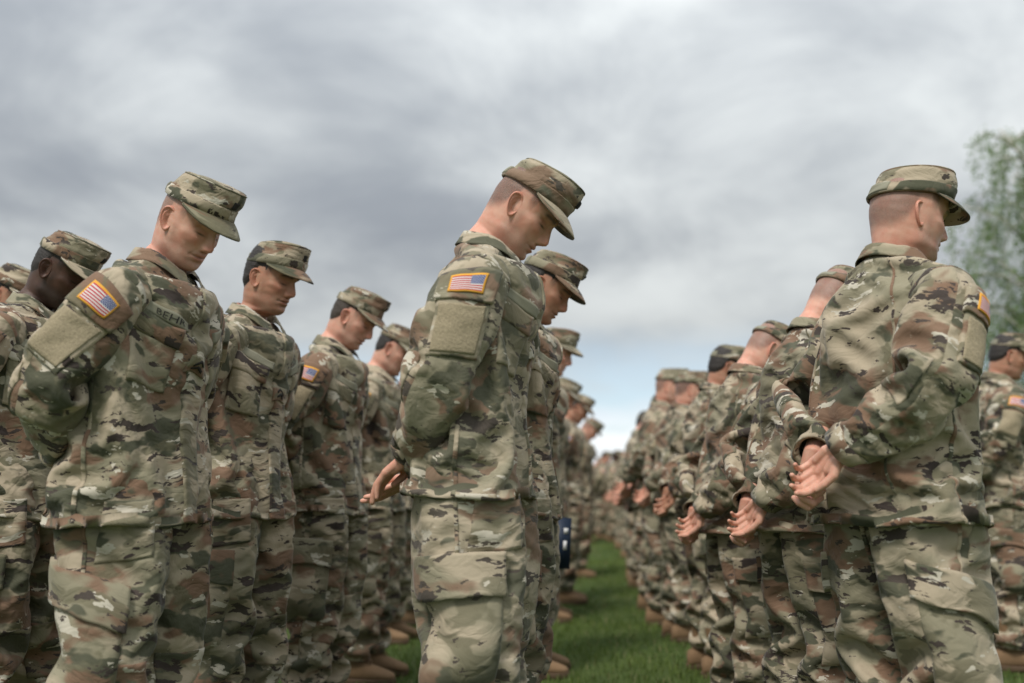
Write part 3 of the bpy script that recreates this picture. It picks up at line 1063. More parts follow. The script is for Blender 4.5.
def gauss(a, c, s):
    return np.exp(-((a - c) / s)**2)


def head_grid(face):
    NT_, NR = 120, 150
    tpar = np.linspace(0, 2 * np.pi, NT_, endpoint=False)
    th = tpar - .48 * np.sin(tpar)
    k = np.linspace(0, 1, len(HEAD_ROWS))
    rows = hermite(k, HEAD_ROWS, np.linspace(0, 1, NR))
    c, s = np.cos(th)[None], np.sin(th)[None]
    zf, zb, xf, xb, w = [rows[:, q:q + 1] for q in range(5)]
    cx = (xf + xb) / 2
    ax = (xf - xb) / 2
    # widest a little behind the middle on the cranium
    n = 2.15
    X = cx + ax * sup(c, n)
    Y = w * face.get('wide', 1.0) * sup(s, n)
    Z = (zf + zb) / 2 + (zf - zb) / 2 * c
    ay = np.abs(Y); z = Z
    front = np.clip((c - .05) / .45, 0, 1)
    d = 0
    # brow, sockets, lids
    d = d + .0062 * gauss(ay, .026, .022) * gauss(z, .041, .0085)
    d = d - .0150 * gauss(ay, .033, .0165) * gauss(z, .022, .0135)
    d = d - .0030 * gauss(ay, .011, .008) * gauss(z, .026, .012)
    d = d + .0085 * gauss(ay, .033, .0120) * gauss(z, .0180, .0080)
    d = d - .0022 * gauss(ay, .033, .012) * gauss(z, .0110, .0022)      # closed lid line
    # cheeks and jaw
    d = d + .0050 * gauss(ay, .045, .016) * gauss(z, -.004, .016)
    d = d - .0035 * gauss(ay, .040, .016) * gauss(z, -.036, .016)
    # nose
    nl = face.get('nose', 1.0)
    nz = np.interp(z, [-.036, -.030, -.024, -.016, -.008, .004, .016, .028, .036, .046], [0, .002, .013, .0245, .0255, .0195, .0125, .0065, .0035, 0])
    nw = np.interp(z, [-.03, -.016, -.004, .015, .04], [.0135, .0125, .0105, .0085, .0100])
    d = d + nl * nz * np.exp(-(ay / nw)**2.4)
    d = d + .0070 * gauss(ay, .0135, .0058) * gauss(z, -.0185, .0070)
    d = d - .0050 * gauss(ay, .0068, .0042) * gauss(z, -.0275, .0035)
    # mouth and chin
    d = d + .0062 * np.exp(-(ay / .021)**2.5) * gauss(z, -.0385, .0062)
    d = d + .0062 * np.exp(-(ay / .018)**2.5) * gauss(z, -.0515, .0058)
    d = d - .0052 * np.exp(-(ay / .025)**4) * gauss(z, -.0450, .0022)
    d = d - .0022 * gauss(ay, .027, .004) * gauss(z, -.0450, .005)
    d = d - .0030 * np.exp(-(ay / .02)**2) * gauss(z, -.0610, .0050)
    d = d + face.get('chin', 1.0) * .0080 * np.exp(-(ay / .020)**2) * gauss(z, -.0775, .0115)
    d = d - .0018 * gauss(ay, .0035, .002) * gauss(z, -.0315, .005)
    # fold from the nose wing to the mouth corner, crease under the lower lid
    d = d - .0012 * gauss(ay - (.019 + (-.020 - z) * .42), 0, .0030) * smoothstep(-z, .014, .022) * (1 - smoothstep(-z, .044, .054))
    d = d - .0016 * gauss(ay, .034, .013) * gauss(z, .0035, .0022)
    X = X + d * front
    # sideways shaping: temples in, jaw corner and mastoid out
    sy = np.sign(Y)
    Y = Y - sy * .0035 * gauss(X, .062, .022) * gauss(z, .040, .022)
    Y = Y + sy * (.0045 * face.get('jaw', 1.0)) * gauss(X, .018, .026) * gauss(z, -.060, .018)
    Y = Y - sy * .0030 * gauss(X, .045, .018) * gauss(z, -.040, .018)
    Y = Y + sy * .0030 * gauss(X, .058, .015) * gauss(z, .000, .012)
    P = np.stack([X, Y, Z], -1)
    rng = np.random.default_rng(face.get('seed', 1))
    N, _ = grid_normals(P)
    u = (tpar / (2 * np.pi))[None] + 0 * Z
    P = P + N * (.0006 * fbm2(u, Z * 9, rng, ((4, 3, 1.), (8, 6, .6))))[..., None]
    return P, N


def hairline(x):
    """Height above which scalp hair grows, by position front to back."""
    return np.interp(x, [-.10, -.060, -.035, -.018, -.012, .016, .022, .036, .042, .058, .07], [-.052, -.050, -.030, .004, .034, .036, .020, .016, .036, .055, .085])


def smoothstep(x, a, b):
    t = np.clip((x - a) / (b - a), 0, 1)
    return t * t * (3 - 2 * t)


def head_attrs(P):
    x, y, z = P[..., 0], np.abs(P[..., 1]), P[..., 2]
    front = smoothstep(x, .01, .05)
    red = .9 * gauss(y, 0, .018) * gauss(z, -.012, .016) * smoothstep(x, .09, .11) + .85 * gauss(y, .044, .018) * gauss(z, -.010, .016) * front
    red = red + .45 * gauss(y, .033, .015) * gauss(z, .018, .012) * front + .35 * smoothstep(-z, .03, .09) * (1 - front) + .2
    lips = (gauss(z, -.0395, .0050) + gauss(z, -.0500, .0050)) * np.exp(-(y / .022)**4) * smoothstep(x, .085, .095)
    beard = smoothstep(-z, .022, .040) * smoothstep(x, -.015, .02) * (1 - .8 * np.clip(lips, 0, 1))
    beard = beard * (1 - .75 * gauss(y, .038, .016) * gauss(z, -.026, .016)) * smoothstep(.118 + z, 0, .03)
    beard = np.maximum(beard, .8 * gauss(x, .028, .010) * smoothstep(.02 - z, 0, .03) * smoothstep(z, -.07, -.03) * smoothstep(y, .05, .06))
    hz = hairline(x)
    scalp = smoothstep(z - hz, -.008, .036)
    scalp = np.where(x > .062, 0, scalp) * (z > -.07)
    brow_and_shade = gauss(z - .0405 + .10 * np.abs(y - .030), 0, .0050) * smoothstep(y, .008, .016) * (1 - smoothstep(y, .046, .054)) * smoothstep(x, .05, .07)
    lash = gauss(z, .0112, .0027) * gauss(y, .033, .0125) * smoothstep(x, .06, .08)
    brow_and_shade = np.clip(1.0 * brow_and_shade + 1.0 * lash + .55 * gauss(y, .0068, .0035) * gauss(z, -.0272, .0028) * smoothstep(x, .09, .1), 0, 1)  # shade of the nostril hollows is painted dark here as well
    mouth = .9 * gauss(z, -.0450, .0014) * np.exp(-(y / .024)**4) * smoothstep(x, .08, .09)
    brow_and_shade = np.clip(brow_and_shade + mouth * .5, 0, 1)  # painted shade along the crease between the lips
    skin = np.stack([np.clip(red, 0, 1), np.clip(beard, 0, 1), np.clip(scalp, 0, 1)], -1)
    feat = np.stack([np.clip(lips, 0, 1), brow_and_shade, 0 * brow_and_shade], -1)
    return skin, feat


def ear_grid(side):
    """Outer ear: helix rim, hollow and lobe, as a bent bowl on the side of the head."""
    na, nr = 40, 15
    a = np.linspace(0, 2 * np.pi, na, endpoint=False)
    rr = np.linspace(0, 1, nr)
    rows = []
    # outline: taller than wide, narrower lobe
    ox = .0175 * np.cos(a) * (1 + .26 * np.sin(a)) - .003 * np.sin(a); oz = .0325 * np.sin(a)
    for r in rr:
        x, z = ox * r, oz * r
        rim = .0055 * np.exp(-((r - .88) / .10)**2) * (.35 + .65 * smoothstep(np.cos(a - 2.4), -.6, .5))
        anti = .0030 * np.exp(-((r - .58) / .10)**2) * smoothstep(np.cos(a - 2.9), -.2, .6)
        dip = -.0150 * np.exp(-((x - .003) / .0075)**2 - ((z + .005) / .012)**2) - .005 * np.exp(-((x + .002) / .006)**2 - ((z - .016) / .006)**2)
        h = rim + anti + dip
        flare = .0155 * np.clip(-(x - .014) / .031, 0, 1)          # rear edge stands away from the skull
        rows.append(np.stack([x, h + flare - .001, z], -1))
    for r, h in ((1.03, -.002), (.97, -.006), (.8, -.010), (.5, -.016), (.25, -.02)):
        x, z = ox * r, oz * r
        flare = .0155 * np.clip(-(x - .014) / .031, 0, 1) * (r > .75)
        rows.append(np.stack([x, 0 * a + h + flare - .001, z], -1))
    P = np.array(rows)
    tilt = R(-12)
    x, z = P[..., 0].copy(), P[..., 2].copy()
    P[..., 0] = x * math.cos(tilt) + z * math.sin(tilt); P[..., 2] = -x * math.sin(tilt) + z * math.cos(tilt)
    P[..., 0] += -.004; P[..., 2] += .002
    P[..., 1] = (P[..., 1] + .0705) * side
    return P


def head_matrix(pose):
    p, y, r = R(pose['bow']), R(pose.get('turn', 0)), R(pose.get('tilt', 0))
    lean = R(16 + .50 * pose['bow'])
    base = vec(-.030, 0, 1.475)
    piv = base + .116 * vec(math.sin(lean), 0, math.cos(lean)) + vec(-.004, 0, 0)
    M = Matrix.Rotation(y, 3, 'Z') @ Matrix.Rotation(p, 3, 'Y') @ Matrix.Rotation(r, 3, 'X')
    return np.array(M), piv + vec(0, 0, .018)


HEAD_SIZE = [1.0]


def to_world(P, M, o):
    return (P - vec(-.012, 0, -.012)) * HEAD_SIZE[0] @ M.T + o


def tapered_chain(g, pts, rad, n=12):
    """Closed tube with rounded ends through joints."""
    pts = np.asarray(pts, float)
    T = nrm(np.gradient(pts, axis=0))
    e = nrm(np.cross(T[0], vec(.3, .5, .8)))
    q = np.linspace(0, 2 * np.pi, n, endpoint=False)
    rows = []
    seq = [(pts[0] - T[0] * rad[0] * .95, rad[0] * .2, T[0]), (pts[0] - T[0] * rad[0] * .6, rad[0] * .78, T[0])]
    seq += [(pts[k], rad[k], T[k]) for k in range(len(pts))]
    seq += [(pts[-1] + T[-1] * rad[-1] * .6, rad[-1] * .78, T[-1]), (pts[-1] + T[-1] * rad[-1] * .95, rad[-1] * .2, T[-1])]
    for p, r, t in seq:
        e = nrm(e - np.dot(e, t) * t); f = np.cross(t, e)
        rows.append(p + r * (np.cos(q)[:, None] * e + np.sin(q)[:, None] * f))
    rows = np.array(rows)
    rows = np.concatenate([np.repeat(rows[0].mean(0)[None, None], n, 1), rows, np.repeat(rows[-1].mean(0)[None, None], n, 1)])
    g.grid(rows, True, True)


def remesh(me, size, smooth_it=2):
    ob = bpy.data.objects.new('remesh_tmp', me); COL.objects.link(ob)
    m = ob.modifiers.new('weld', 'WELD'); m.merge_threshold = 1e-6
    m = ob.modifiers.new('vox', 'REMESH'); m.mode = 'VOXEL'; m.voxel_size = size; m.use_smooth_shade = True
    m = ob.modifiers.new('sm', 'SMOOTH'); m.factor = .5; m.iterations = smooth_it
    dg = bpy.context.evaluated_depsgraph_get()
    res = bpy.data.meshes.new_from_object(ob.evaluated_get(dg))
    bpy.data.objects.remove(ob); bpy.data.meshes.remove(me)
    return res


def hand_points(curl, spread, thumb_in):
    mcp = [vec(.090, .027, .000), vec(.094, .007, .003), vec(.088, -.013, .001), vec(.079, -.031, -.003)]
    lens = [(.041, .025, .020), (.045, .028, .021), (.041, .026, .020), (.032, .020, .018)]
    rads = [(.0106, .0096, .0087, .0068), (.0108, .0098, .0088, .0069), (.0104, .0094, .0084, .0066), (.0094, .0084, .0075, .0060)]
    chains = []
    for k in range(4):
        p = mcp[k].copy(); pts = [p.copy()]
        ang = 0; sp = (1.5 - k) * spread
        for q in range(3):
            ang += curl[k][q]
            dirn = vec(math.cos(ang) * math.cos(sp), math.cos(ang) * math.sin(sp), -math.sin(ang))
            p = p + dirn * lens[k][q]; pts.append(p.copy())
        chains.append((pts, rads[k]))
        chains.append(([vec(.004, .016 - .011 * k, -.002), mcp[k]], (.0150, .0115)))
    tp = [vec(.018, .022, -.010), vec(.050, .046, -.018), vec(.078, .050 - .02 * thumb_in, -.026), vec(.102, .048 - .04 * thumb_in, -.030)]
    chains.append((tp, (.0150, .0122, .0105, .0080)))
    chains.append(([vec(.028, .020, -.013), vec(.055, .022, -.012)], (.0150, .0120)))
    chains.append(([vec(.026, -.020, -.012), vec(.062, -.022, -.010)], (.0140, .0110)))
    chains.append(([vec(.030, .0, -.004), vec(.080, .002, -.002)], (.0150, .0120)))
    return chains


def build_body(pose, face, rng, parts):
    HEAD_SIZE[0] = face.get('size', 1.0)
    M, o = head_matrix(pose)
    H, HN = head_grid(face)
    skin, feat = head_attrs(H)
    Hw = to_world(H, M, o)
    # neck and torso rings continue the head's columns
    NT_ = H.shape[1]
    tpar = np.linspace(0, 2 * np.pi, NT_, endpoint=False); th = tpar - .48 * np.sin(tpar)
    c, s = np.cos(th), np.sin(th)
    fat = face.get('neck', 1.0)

    def ring(cx, fx, bx, sy, zf, zb):
        return np.stack([cx + np.where(c > 0, fx, bx) * c, sy * s, (zf + zb) / 2 + (zf - zb) / 2 * c], -1)
    nb = [ring(-.020, .050 * fat, .054 * fat, .056 * fat, 1.488, 1.540), ring(-.024, .052 * fat, .058, .060 * fat, 1.466, 1.520)]
    last, prev = Hw[-1], Hw[-2]
    neck = []
    for t in np.linspace(0, 1, 12)[1:]:
        h = 3 * t**2 - 2 * t**3
        neck.append(last * (1 - h) + nb[0] * h)
    low = []
    for z, f_, b_, sd in ((1.470, .060, .066, .080), (1.43, .070, .080, .125), (1.38, .085, .092, .150), (1.30, .098, .095, .155), (1.15, .100, .094, .150),
                          (1.02, .096, .094, .148), (.90, .100, .112, .160), (.80, .085, .10, .13), (.78, .03, .03, .05), (.775, .002, .002, .003)):
        low.append(ring(-.012, f_, b_, sd, z - .005, z + .005))
    allr = np.concatenate([Hw[0].mean(0)[None, None].repeat(NT_, 1), Hw, np.array(neck), np.array(nb[1:]), np.array(low)])
    nn = allr.shape[0]
    sk = np.zeros((nn, NT_, 3)); ft = np.zeros((nn, NT_, 3)); sk[..., 0] = .35
    sk[1:1 + len(Hw)] = skin; ft[1:1 + len(Hw)] = feat; sk[0] = skin[0]
    kk = np.linspace(1, 0, 11)[:, None]
    sk[1 + len(Hw):12 + len(Hw), :, 1] = skin[-1][None, :, 1] * kk
    sk[1 + len(Hw):12 + len(Hw), :, 0] = skin[-1][None, :, 0] * kk + (1 - kk) * .5
    g = Geo(); g.grid(allr, True, False)
    SK, FT = [sk.reshape(-1, 3)], [ft.reshape(-1, 3)]
    for side in (-1, 1):
        E = to_world(ear_grid(side), M, o)
        g.grid(E, True, side > 0)
        e = np.zeros((E.shape[0] * E.shape[1], 3)); e[:, 0] = .95
        SK.append(e); FT.append(np.zeros_like(e))
    # limbs
    def limb(pts, rad, n=16):
        gg = Geo(); tapered_chain(gg, pts, rad, n)
        k = len(np.concatenate(gg.v))
        g.v += gg.v; g.f += [f + g.n for f in gg.f]; g.u += gg.u; g.n += k
        e = np.zeros((k, 3)); e[:, 0] = .35
        SK.append(e); FT.append(np.zeros_like(e))
    y1 = pose.get('stance', .125)
    for side in (-1, 1):
        A = np.array(pose['arm_r'] if side < 0 else pose['arm_l'], float); A[:, 1] *= side
        limb(A[:-1], np.interp(np.linspace(0, 1, len(A) - 1), [0, .5, 1], [.038, .038, .030]))
        limb([(-.012, .09 * side, .92), (.006, (.09 + (y1 - .09) * .6) * side, .50), (-.034, y1 * side, .10)], (.080, .052, .036))
    # hands: remeshed so that palm, fingers and wrist run into each other
    hg = Geo()
    for side in (-1, 1):
        A = np.array(pose['arm_r'] if side < 0 else pose['arm_l'], float); A[:, 1] *= side
        hd = pose['hand_r'] if side < 0 else pose['hand_l']
        d = nrm(vec(*hd['dir'])); pn = vec(*hd['palm']); pn = nrm(pn - np.dot(pn, d) * d)
        dorsal = -pn
        thumb = np.cross(dorsal, d) * (1 if side > 0 else -1)     # mirror for the right hand
        W0 = A[-1] + vec(*hd.get('shift', (0, 0, 0)))
        Rm = np.stack([d, thumb, dorsal], 0)
        for pts, rad in hand_points(hd['curl'], hd.get('spread', .07), hd.get('thumb', .3)):
            tapered_chain(hg, np.array(pts) @ Rm + W0, rad, 12)
        tapered_chain(hg, [A[-2] * .6 + A[-1] * .4, A[-1], W0 + d * .012], (.030, .0255, .0235), 16)
    hm = remesh(hg.mesh('hands_tmp'), .0026, 3)
    nv = len(hm.vertices)
    hv = np.empty(nv * 3, dtype=np.float32); hm.vertices.foreach_get('co', hv); hv = hv.reshape(-1, 3)
    lt = np.empty(len(hm.polygons), dtype=np.int32); hm.polygons.foreach_get('loop_total', lt)
    lv = np.empty(len(hm.loops), dtype=np.int32); hm.loops.foreach_get('vertex_index', lv)
    hf = lv.reshape(-1, 4) if (lt == 4).all() else None
    if hf is None:
        st = np.concatenate([[0], np.cumsum(lt)[:-1]])
        hf = np.stack([lv[st], lv[st + 1], lv[st + 2], lv[np.minimum(st + 3, st + lt - 1)]], 1)
    bpy.data.meshes.remove(hm)
    g.v.append(hv.astype(float)); g.f.append(hf + g.n); g.u.append(np.zeros((len(hf), 4, 2))); g.n += nv
    e = np.zeros((nv, 3)); e[:, 0] = .35
    SK.append(e); FT.append(np.zeros_like(e))
    me = make_mesh('body', np.concatenate(g.v), np.concatenate(g.f), None, True,
                   {'skin': np.concatenate(SK), 'feat': np.concatenate(FT)})
    parts.append(('body', me, None, 'SKIN'))
    build_cap(pose, face, M, o, parts)
    if face.get('hair', .003) < .002:
        return
    # short hair as a shell over the scalp, tapering into the skin
    x, z = H[..., 0], H[..., 2]
    dens = smoothstep(z - hairline(x), -.002, .042) * (1 - smoothstep(x, .014, .030))
    thick = face.get('hair', .003)
    rg = np.random.default_rng(face.get('seed', 1) + 5)
    off = -.0016 + (thick + .0016) * dens + dens * rg.normal(0, .0007, dens.shape)
    Q = to_world(H + HN * off[..., None], M, o)
    r0, r1 = 8, int(np.argmax(H[:, 60, 2] < -.058))
    hgeo = Geo(); hgeo.grid(Q[r0:r1], True, False)
    parts.append(('hair', hgeo.mesh('hair'), None, 'HAIR'))


def build_cap(pose, face, M, o, parts):
    rg = np.random.default_rng(pose['seed'] + 17)
    n = 96
    a = np.linspace(0, 2 * np.pi, n, endpoint=False); c, s = np.cos(a), np.sin(a)
    # yaw-free local shape; rim sits above the ears and rises slightly to the front
    ax, ay = .1055, .0835 * max(1.0, face.get('wide', 1.0))
    rim_z = lambda x: .057 + .13 * x
    hf, hb = face.get('cap_front', .078), face.get('cap_back', .072)
    rows = []
    H = 22
    lump = fbm2((a / (2 * np.pi))[None] + np.zeros((H, 1)), np.linspace(0, 1, H)[:, None] + 0 * a[None], rg, ((3, 1.2, 1.), (6, 2, .6)))
    for k in range(H):
        t = k / (H - 1)
        f = 1 - .070 * t - .02 * np.sin(np.pi * t) - .065 * np.clip((t - .78) / .22, 0, 1)**2
        h = (hf + hb) / 2 + (hf - hb) / 2 * c
        x = -.001 + ax * f * c + .006 * t; y = ay * f * s
        rows.append(np.stack([x, y, rim_z(ax * c) + h * t], -1))
    W = np.array(rows)
    N, sg = grid_normals(W)
    W = W + N * (lump * .0070 * np.sin(np.pi * np.clip(np.linspace(0, 1, H) * 1.1, 0, 1))[:, None])[..., None]
    # rounded shoulder then the saggy top
    top = [W[-1]]
    cen = W[-1].mean(0)
    lump2 = fbm2((a / (2 * np.pi))[None] + np.zeros((16, 1)), np.linspace(0, 1, 16)[:, None] + 0 * a[None], rg, ((2, 1., 1.), (4, 2, .5)))
    for k, q in enumerate(np.linspace(.985, .0, 15)):
        p = cen + (W[-1] - cen) * q
        p[:, 2] += .0035 * (1 if q < .98 else .6) + .006 * (1 - q**2) + lump2[k] * .0042 * q
        top.append(p)
    g = Geo()
    Ww = to_world(W, M, o); Tw = to_world(np.array(top), M, o)
    flip = sg < 0
    g.grid(Ww, True, flip, .62 / n, .080 / H)
    g.grid(Tw, True, flip, .62 / n, .012, .4, .7)
    inner = W[0] - N[0] * .004
    g.grid(to_world(np.array([W[0], inner, inner + vec(0, 0, .02)]), M, o), True, not flip, .01, .01)
    parts.append(('cap', g.mesh('cap'), None, 'camo'))
    # sweatband strip round the lower crown, and top seam welt
    Ng = np.array([M @ q for q in N.reshape(-1, 3)]).reshape(N.shape)
    uu = np.linspace(0, 1, 129); rows = []
    for v, h in ((.0, -.002), (.0, .0028), (.2, .0032), (.36, .0030), (.40, .0022), (.40, -.002)):
        vv = np.full_like(uu, v); rows.append(samp(Ww, uu, vv) + nrm(samp(Ng, uu, vv)) * h)
    g = Geo(); g.grid(np.array(rows), False, flip, .62 / 129, .008, 1.3, .4)
    parts.append(('cap_band', g.mesh('cap_band'), 'cap', 'camo'))
    rows = []
    for v, h in ((.955, -.001), (.965, .0022), (.99, .0026), (1.0, .001)):
        vv = np.full_like(uu, v); rows.append(samp(Ww, uu, vv) + nrm(samp(Ng, uu, vv)) * h)
    g = Geo(); g.grid(np.array(rows), False, flip, .62 / 129, .008, 1.7, .9)
    parts.append(('cap_seam', g.mesh('cap_seam'), 'cap', 'camo'))
    # name strip at the back of the cap and small rank badge in front
    parts.append(('cap_name_strip', patch(Ww, Ng, [(.41, .40), (.59, .40), (.59, .05), (.41, .05)], 20, 6, .0050, 1).mesh('cap_name_strip'), 'cap', 'tape'))
    parts.append(('cap_badge', patch(Ww, Ng, [(-.016, .70), (.016, .70), (.016, .46), (-.016, .46)], 8, 8, .0035, 1).mesh('cap_badge'), 'cap', 'thread'))
    # visor
    nv, nb = 49, 14
    th = np.linspace(-R(80), R(80), nv)
    rows_t, rows_b = [], []
    for b in np.linspace(0, 1, nb):
        L = face.get('visor', .058) * np.clip(np.cos(th * 1.08), 0, 1)**.62
        bx = -.001 + ax * np.cos(th); by = ay * np.sin(th)
        x = bx + b * L; y = by * (1 + .06 * b)
        z = rim_z(ax * np.cos(th)) + .004 - .26 * b * L - .055 * b * L * b * 4 - 2.6 * (y**2) * (.25 + .75 * b) * (L / .07) * .55
        rows_t.append(np.stack([x, y, z], -1))
    Tp = np.array(rows_t); Tp[0] = Tp[0] * [1, 1, 1]
    Bt = Tp - vec(0, 0, .0032)
    loop = np.concatenate([Tp, Bt[::-1]])
    g = Geo(); g.grid(to_world(loop, M, o), False, False, .20 / nv, .075 / nb, 2.2, .3)
    parts.append(('visor', g.mesh('visor'), 'cap', 'camo'))


def build_soldier(pose, face):
    rng = np.random.default_rng(pose['seed'])
    parts = []
    build_body(pose, face, rng, parts)
    build_jacket(pose, rng, parts)
    build_trousers(pose, rng, parts)
    build_boots(pose, parts)
    lean = pose.get('lean', .075)
    seen = set()
    for p in parts:
        me = p[1]
        if me.name in seen:
            continue
        seen.add(me.name)
        co = np.empty(len(me.vertices) * 3, dtype=np.float32); me.vertices.foreach_get('co', co); co = co.reshape(-1, 3)
        d = np.clip(co[:, 2] - .88, 0, None)
        co[:, 0] += lean * d * d / (d + .12)
        me.vertices.foreach_set('co', co.ravel()); me.update()
    # cap top in local coordinates, used to place the figure
    cap = [p for p in parts if p[0] == 'cap'][0][1]
    co = np.empty(len(cap.vertices) * 3, dtype=np.float32); cap.vertices.foreach_get('co', co); co = co.reshape(-1, 3)
    top = co[co[:, 2].argmax()]
    return {'parts': parts, 'top': top}


def place(var, loc, yaw, scale, skin, hair, label, group=None, worn=.04):
    root = bpy.data.objects.new('person', None)
    COL.objects.link(root)
    root.empty_display_size = .2
    root.location = loc; root.rotation_euler = (0, 0, yaw); root.scale = (scale[0], scale[0], scale[1]) if isinstance(scale, tuple) else (scale,) * 3
    root['label'] = label; root['category'] = 'person'
    if group:
        root['group'] = group
    made = {}
    for p in var['parts']:
        name, me, par, mk = p[:4]
        key = p[4] if len(p) > 4 else name
        ob = bpy.data.objects.new(name, me)
        COL.objects.link(ob)
        ob.color = (worn, 0, 0, 1)
        ob.parent = made[par] if par else root
        if key not in made:
            made[key] = ob
        m = {'SKIN': skin, 'HAIR': hair}.get(mk, mk)
        if not me.materials:
            me.materials.append(MATS[m])
        ob.material_slots[0].link = 'OBJECT'
        ob.material_slots[0].material = MATS[m]
    return root

# ------------------------------------------------------------------ ground and grass
def mat_ground():
    m = NT('lawn')
    tc = m.n('ShaderNodeTexCoord').outputs['Object']
    a = m.noise(tc, .35, 5, .6); b = m.noise(tc, 9, 5, .65); c = m.noise(tc, 90, 3, .7)
    col = m.mix(m.step(b, .3, .7), (.042, .074, .017), (.095, .138, .034))
    col = m.mix(m.step(a, .45, .7), col, (.115, .155, .042))
    col = m.mix(m.math('MULTIPLY', m.step(c, .5, .75), .5), col, (.03, .05, .012))
    m.set(m.bsdf.inputs['Base Color'], col)
    m.bsdf.inputs['Roughness'].default_value = .95
    m.bsdf.inputs['Specular IOR Level'].default_value = .2
    m.set(m.bsdf.inputs['Normal'], m.bump(c, .8, .03, m.bump(b, .5, .06)))
    return m.mat


def mat_leaf(name, dark, light, trans=.35, dry=None):
    m = NT(name)
    at = m.n('ShaderNodeAttribute', attribute_name='tone').outputs['Fac']
    col = m.mix(at, dark, light)
    if dry:
        col = m.mix(m.step(at, 1.02, 1.1), col, dry)
    m.set(m.bsdf.inputs['Base Color'], col)
    m.bsdf.inputs['Roughness'].default_value = .6
    m.bsdf.inputs['Specular IOR Level'].default_value = .25
    tr = m.n('ShaderNodeBsdfTranslucent'); m.set(tr.inputs[0], col)
    mx = m.n('ShaderNodeMixShader'); mx.inputs[0].default_value = trans
    m.nt.links.new(m.bsdf.outputs[0], mx.inputs[1]); m.nt.links.new(tr.outputs[0], mx.inputs[2])
    m.nt.links.new(mx.outputs[0], m.out.inputs[0])
    return m.mat


def tone_attr(me, vals):
    at = me.attributes.new('tone', 'FLOAT', 'POINT')
    at.data.foreach_set('value', np.asarray(vals, dtype=np.float32))


def build_ground():
    n = 80
    gx = np.sign(np.linspace(-1, 1, n)) * np.abs(np.linspace(-1, 1, n))**3 * 700
    gy = np.sign(np.linspace(-1, 1, n)) * np.abs(np.linspace(-1, 1, n))**3 * 700 + 8
    X, Y = np.meshgrid(gx, gy)
    P = np.stack([X, Y, 0 * X], -1)
    g = Geo(); g.grid(P, False, False)
    ob = bpy.data.objects.new('ground', g.mesh('ground')); COL.objects.link(ob)
    ob.data.materials.append(mat_ground()); ob['kind'] = 'structure'
    # grass blades, denser near the camera
    rng = np.random.default_rng(5)
    xs, ys, hs = [], [], []
    for (x0, x1, y0, y1, dens, h) in ((-3.4, 3.4, 3.3, 8, 1600, .040), (-3.0, 3.4, 8, 14, 900, .045), (-9, -3.4, 2.5, 8, 300, .05), (3.4, 9, 2.5, 8, 300, .05), (-12, -3, 8, 14, 150, .06), (3.4, 13, 8, 14, 150, .06), (-14, 15, 14, 26, 110, .065), (-20, 24, 26, 48, 40, .085)):
        k = int((x1 - x0) * (y1 - y0) * dens)
        xs.append(rng.uniform(x0, x1, k)); ys.append(rng.uniform(y0, y1, k)); hs.append(np.full(k, h))
    x = np.concatenate(xs); y = np.concatenate(ys); h = np.concatenate(hs)
    clump = .5 + .5 * np.sin(x * 3.1 + 1.7 * np.sin(y * 2.3)) * np.sin(y * 2.7 + 1.3 * np.sin(x * 1.9))
    h = h * rng.uniform(.5, 1.25, len(h)) * (.7 + .5 * clump)
    ang = rng.uniform(0, 2 * np.pi, len(h)); lean = rng.uniform(.1, .8, len(h)) * h; wd = rng.uniform(.0022, .0042, len(h)) * (h / .04)
    b = np.stack([x, y, 0 * x], -1)
    side = np.stack([np.cos(ang), np.sin(ang), 0 * ang], -1); fw = np.stack([-np.sin(ang), np.cos(ang), 0 * ang], -1)
    v0 = b - side * wd[:, None]; v1 = b + side * wd[:, None]
    mid = b + fw * (lean * .35)[:, None] + np.stack([0 * x, 0 * x, h * .6], -1)
    v2 = mid + side * (wd * .7)[:, None]; v3 = mid - side * (wd * .7)[:, None]
    v4 = b + fw * lean[:, None] + np.stack([0 * x, 0 * x, h], -1)
    V = np.stack([v0, v1, v2, v3, v4], 1).reshape(-1, 3)
    o = np.arange(len(x))[:, None] * 5
    F = np.concatenate([o + [0, 1, 2], o + [0, 2, 3], o + [3, 2, 4]], 0)
    me = make_mesh('grass', V, F, None, False)
    tn = np.clip(.35 * rng.uniform(0, 1, len(x)) + .5 * clump + .1, 0, 1)
    tn = np.where(rng.uniform(0, 1, len(x)) < .05 + .10 * (clump < .25), 1.2, tn)
    tone_attr(me, np.repeat(tn, 5))
    me.materials.append(mat_leaf('grass_blade', (.052, .092, .018), (.155, .210, .050), .3, (.23, .21, .10)))
    gr = bpy.data.objects.new('grass', me); COL.objects.link(gr)
    gr['kind'] = 'stuff'; gr['label'] = 'short green lawn grass between the ranks of soldiers'; gr['category'] = 'grass'


build_ground()


# ------------------------------------------------------------------ birch tree
def mat_bark():
    m = NT('birch_bark')
    tc = m.n('ShaderNodeTexCoord').outputs['Object']
    a = m.noise(tc, 6, 4, .6, .4, None, '3D', (1, 1, 5))
    m.set(m.bsdf.inputs['Base Color'], m.mix(m.step(a, .56, .64), (.5, .48, .43), (.05, .045, .04)))
    m.bsdf.inputs['Roughness'].default_value = .85
    m.set(m.bsdf.inputs['Normal'], m.bump(a, .5, .02))
    return m.mat


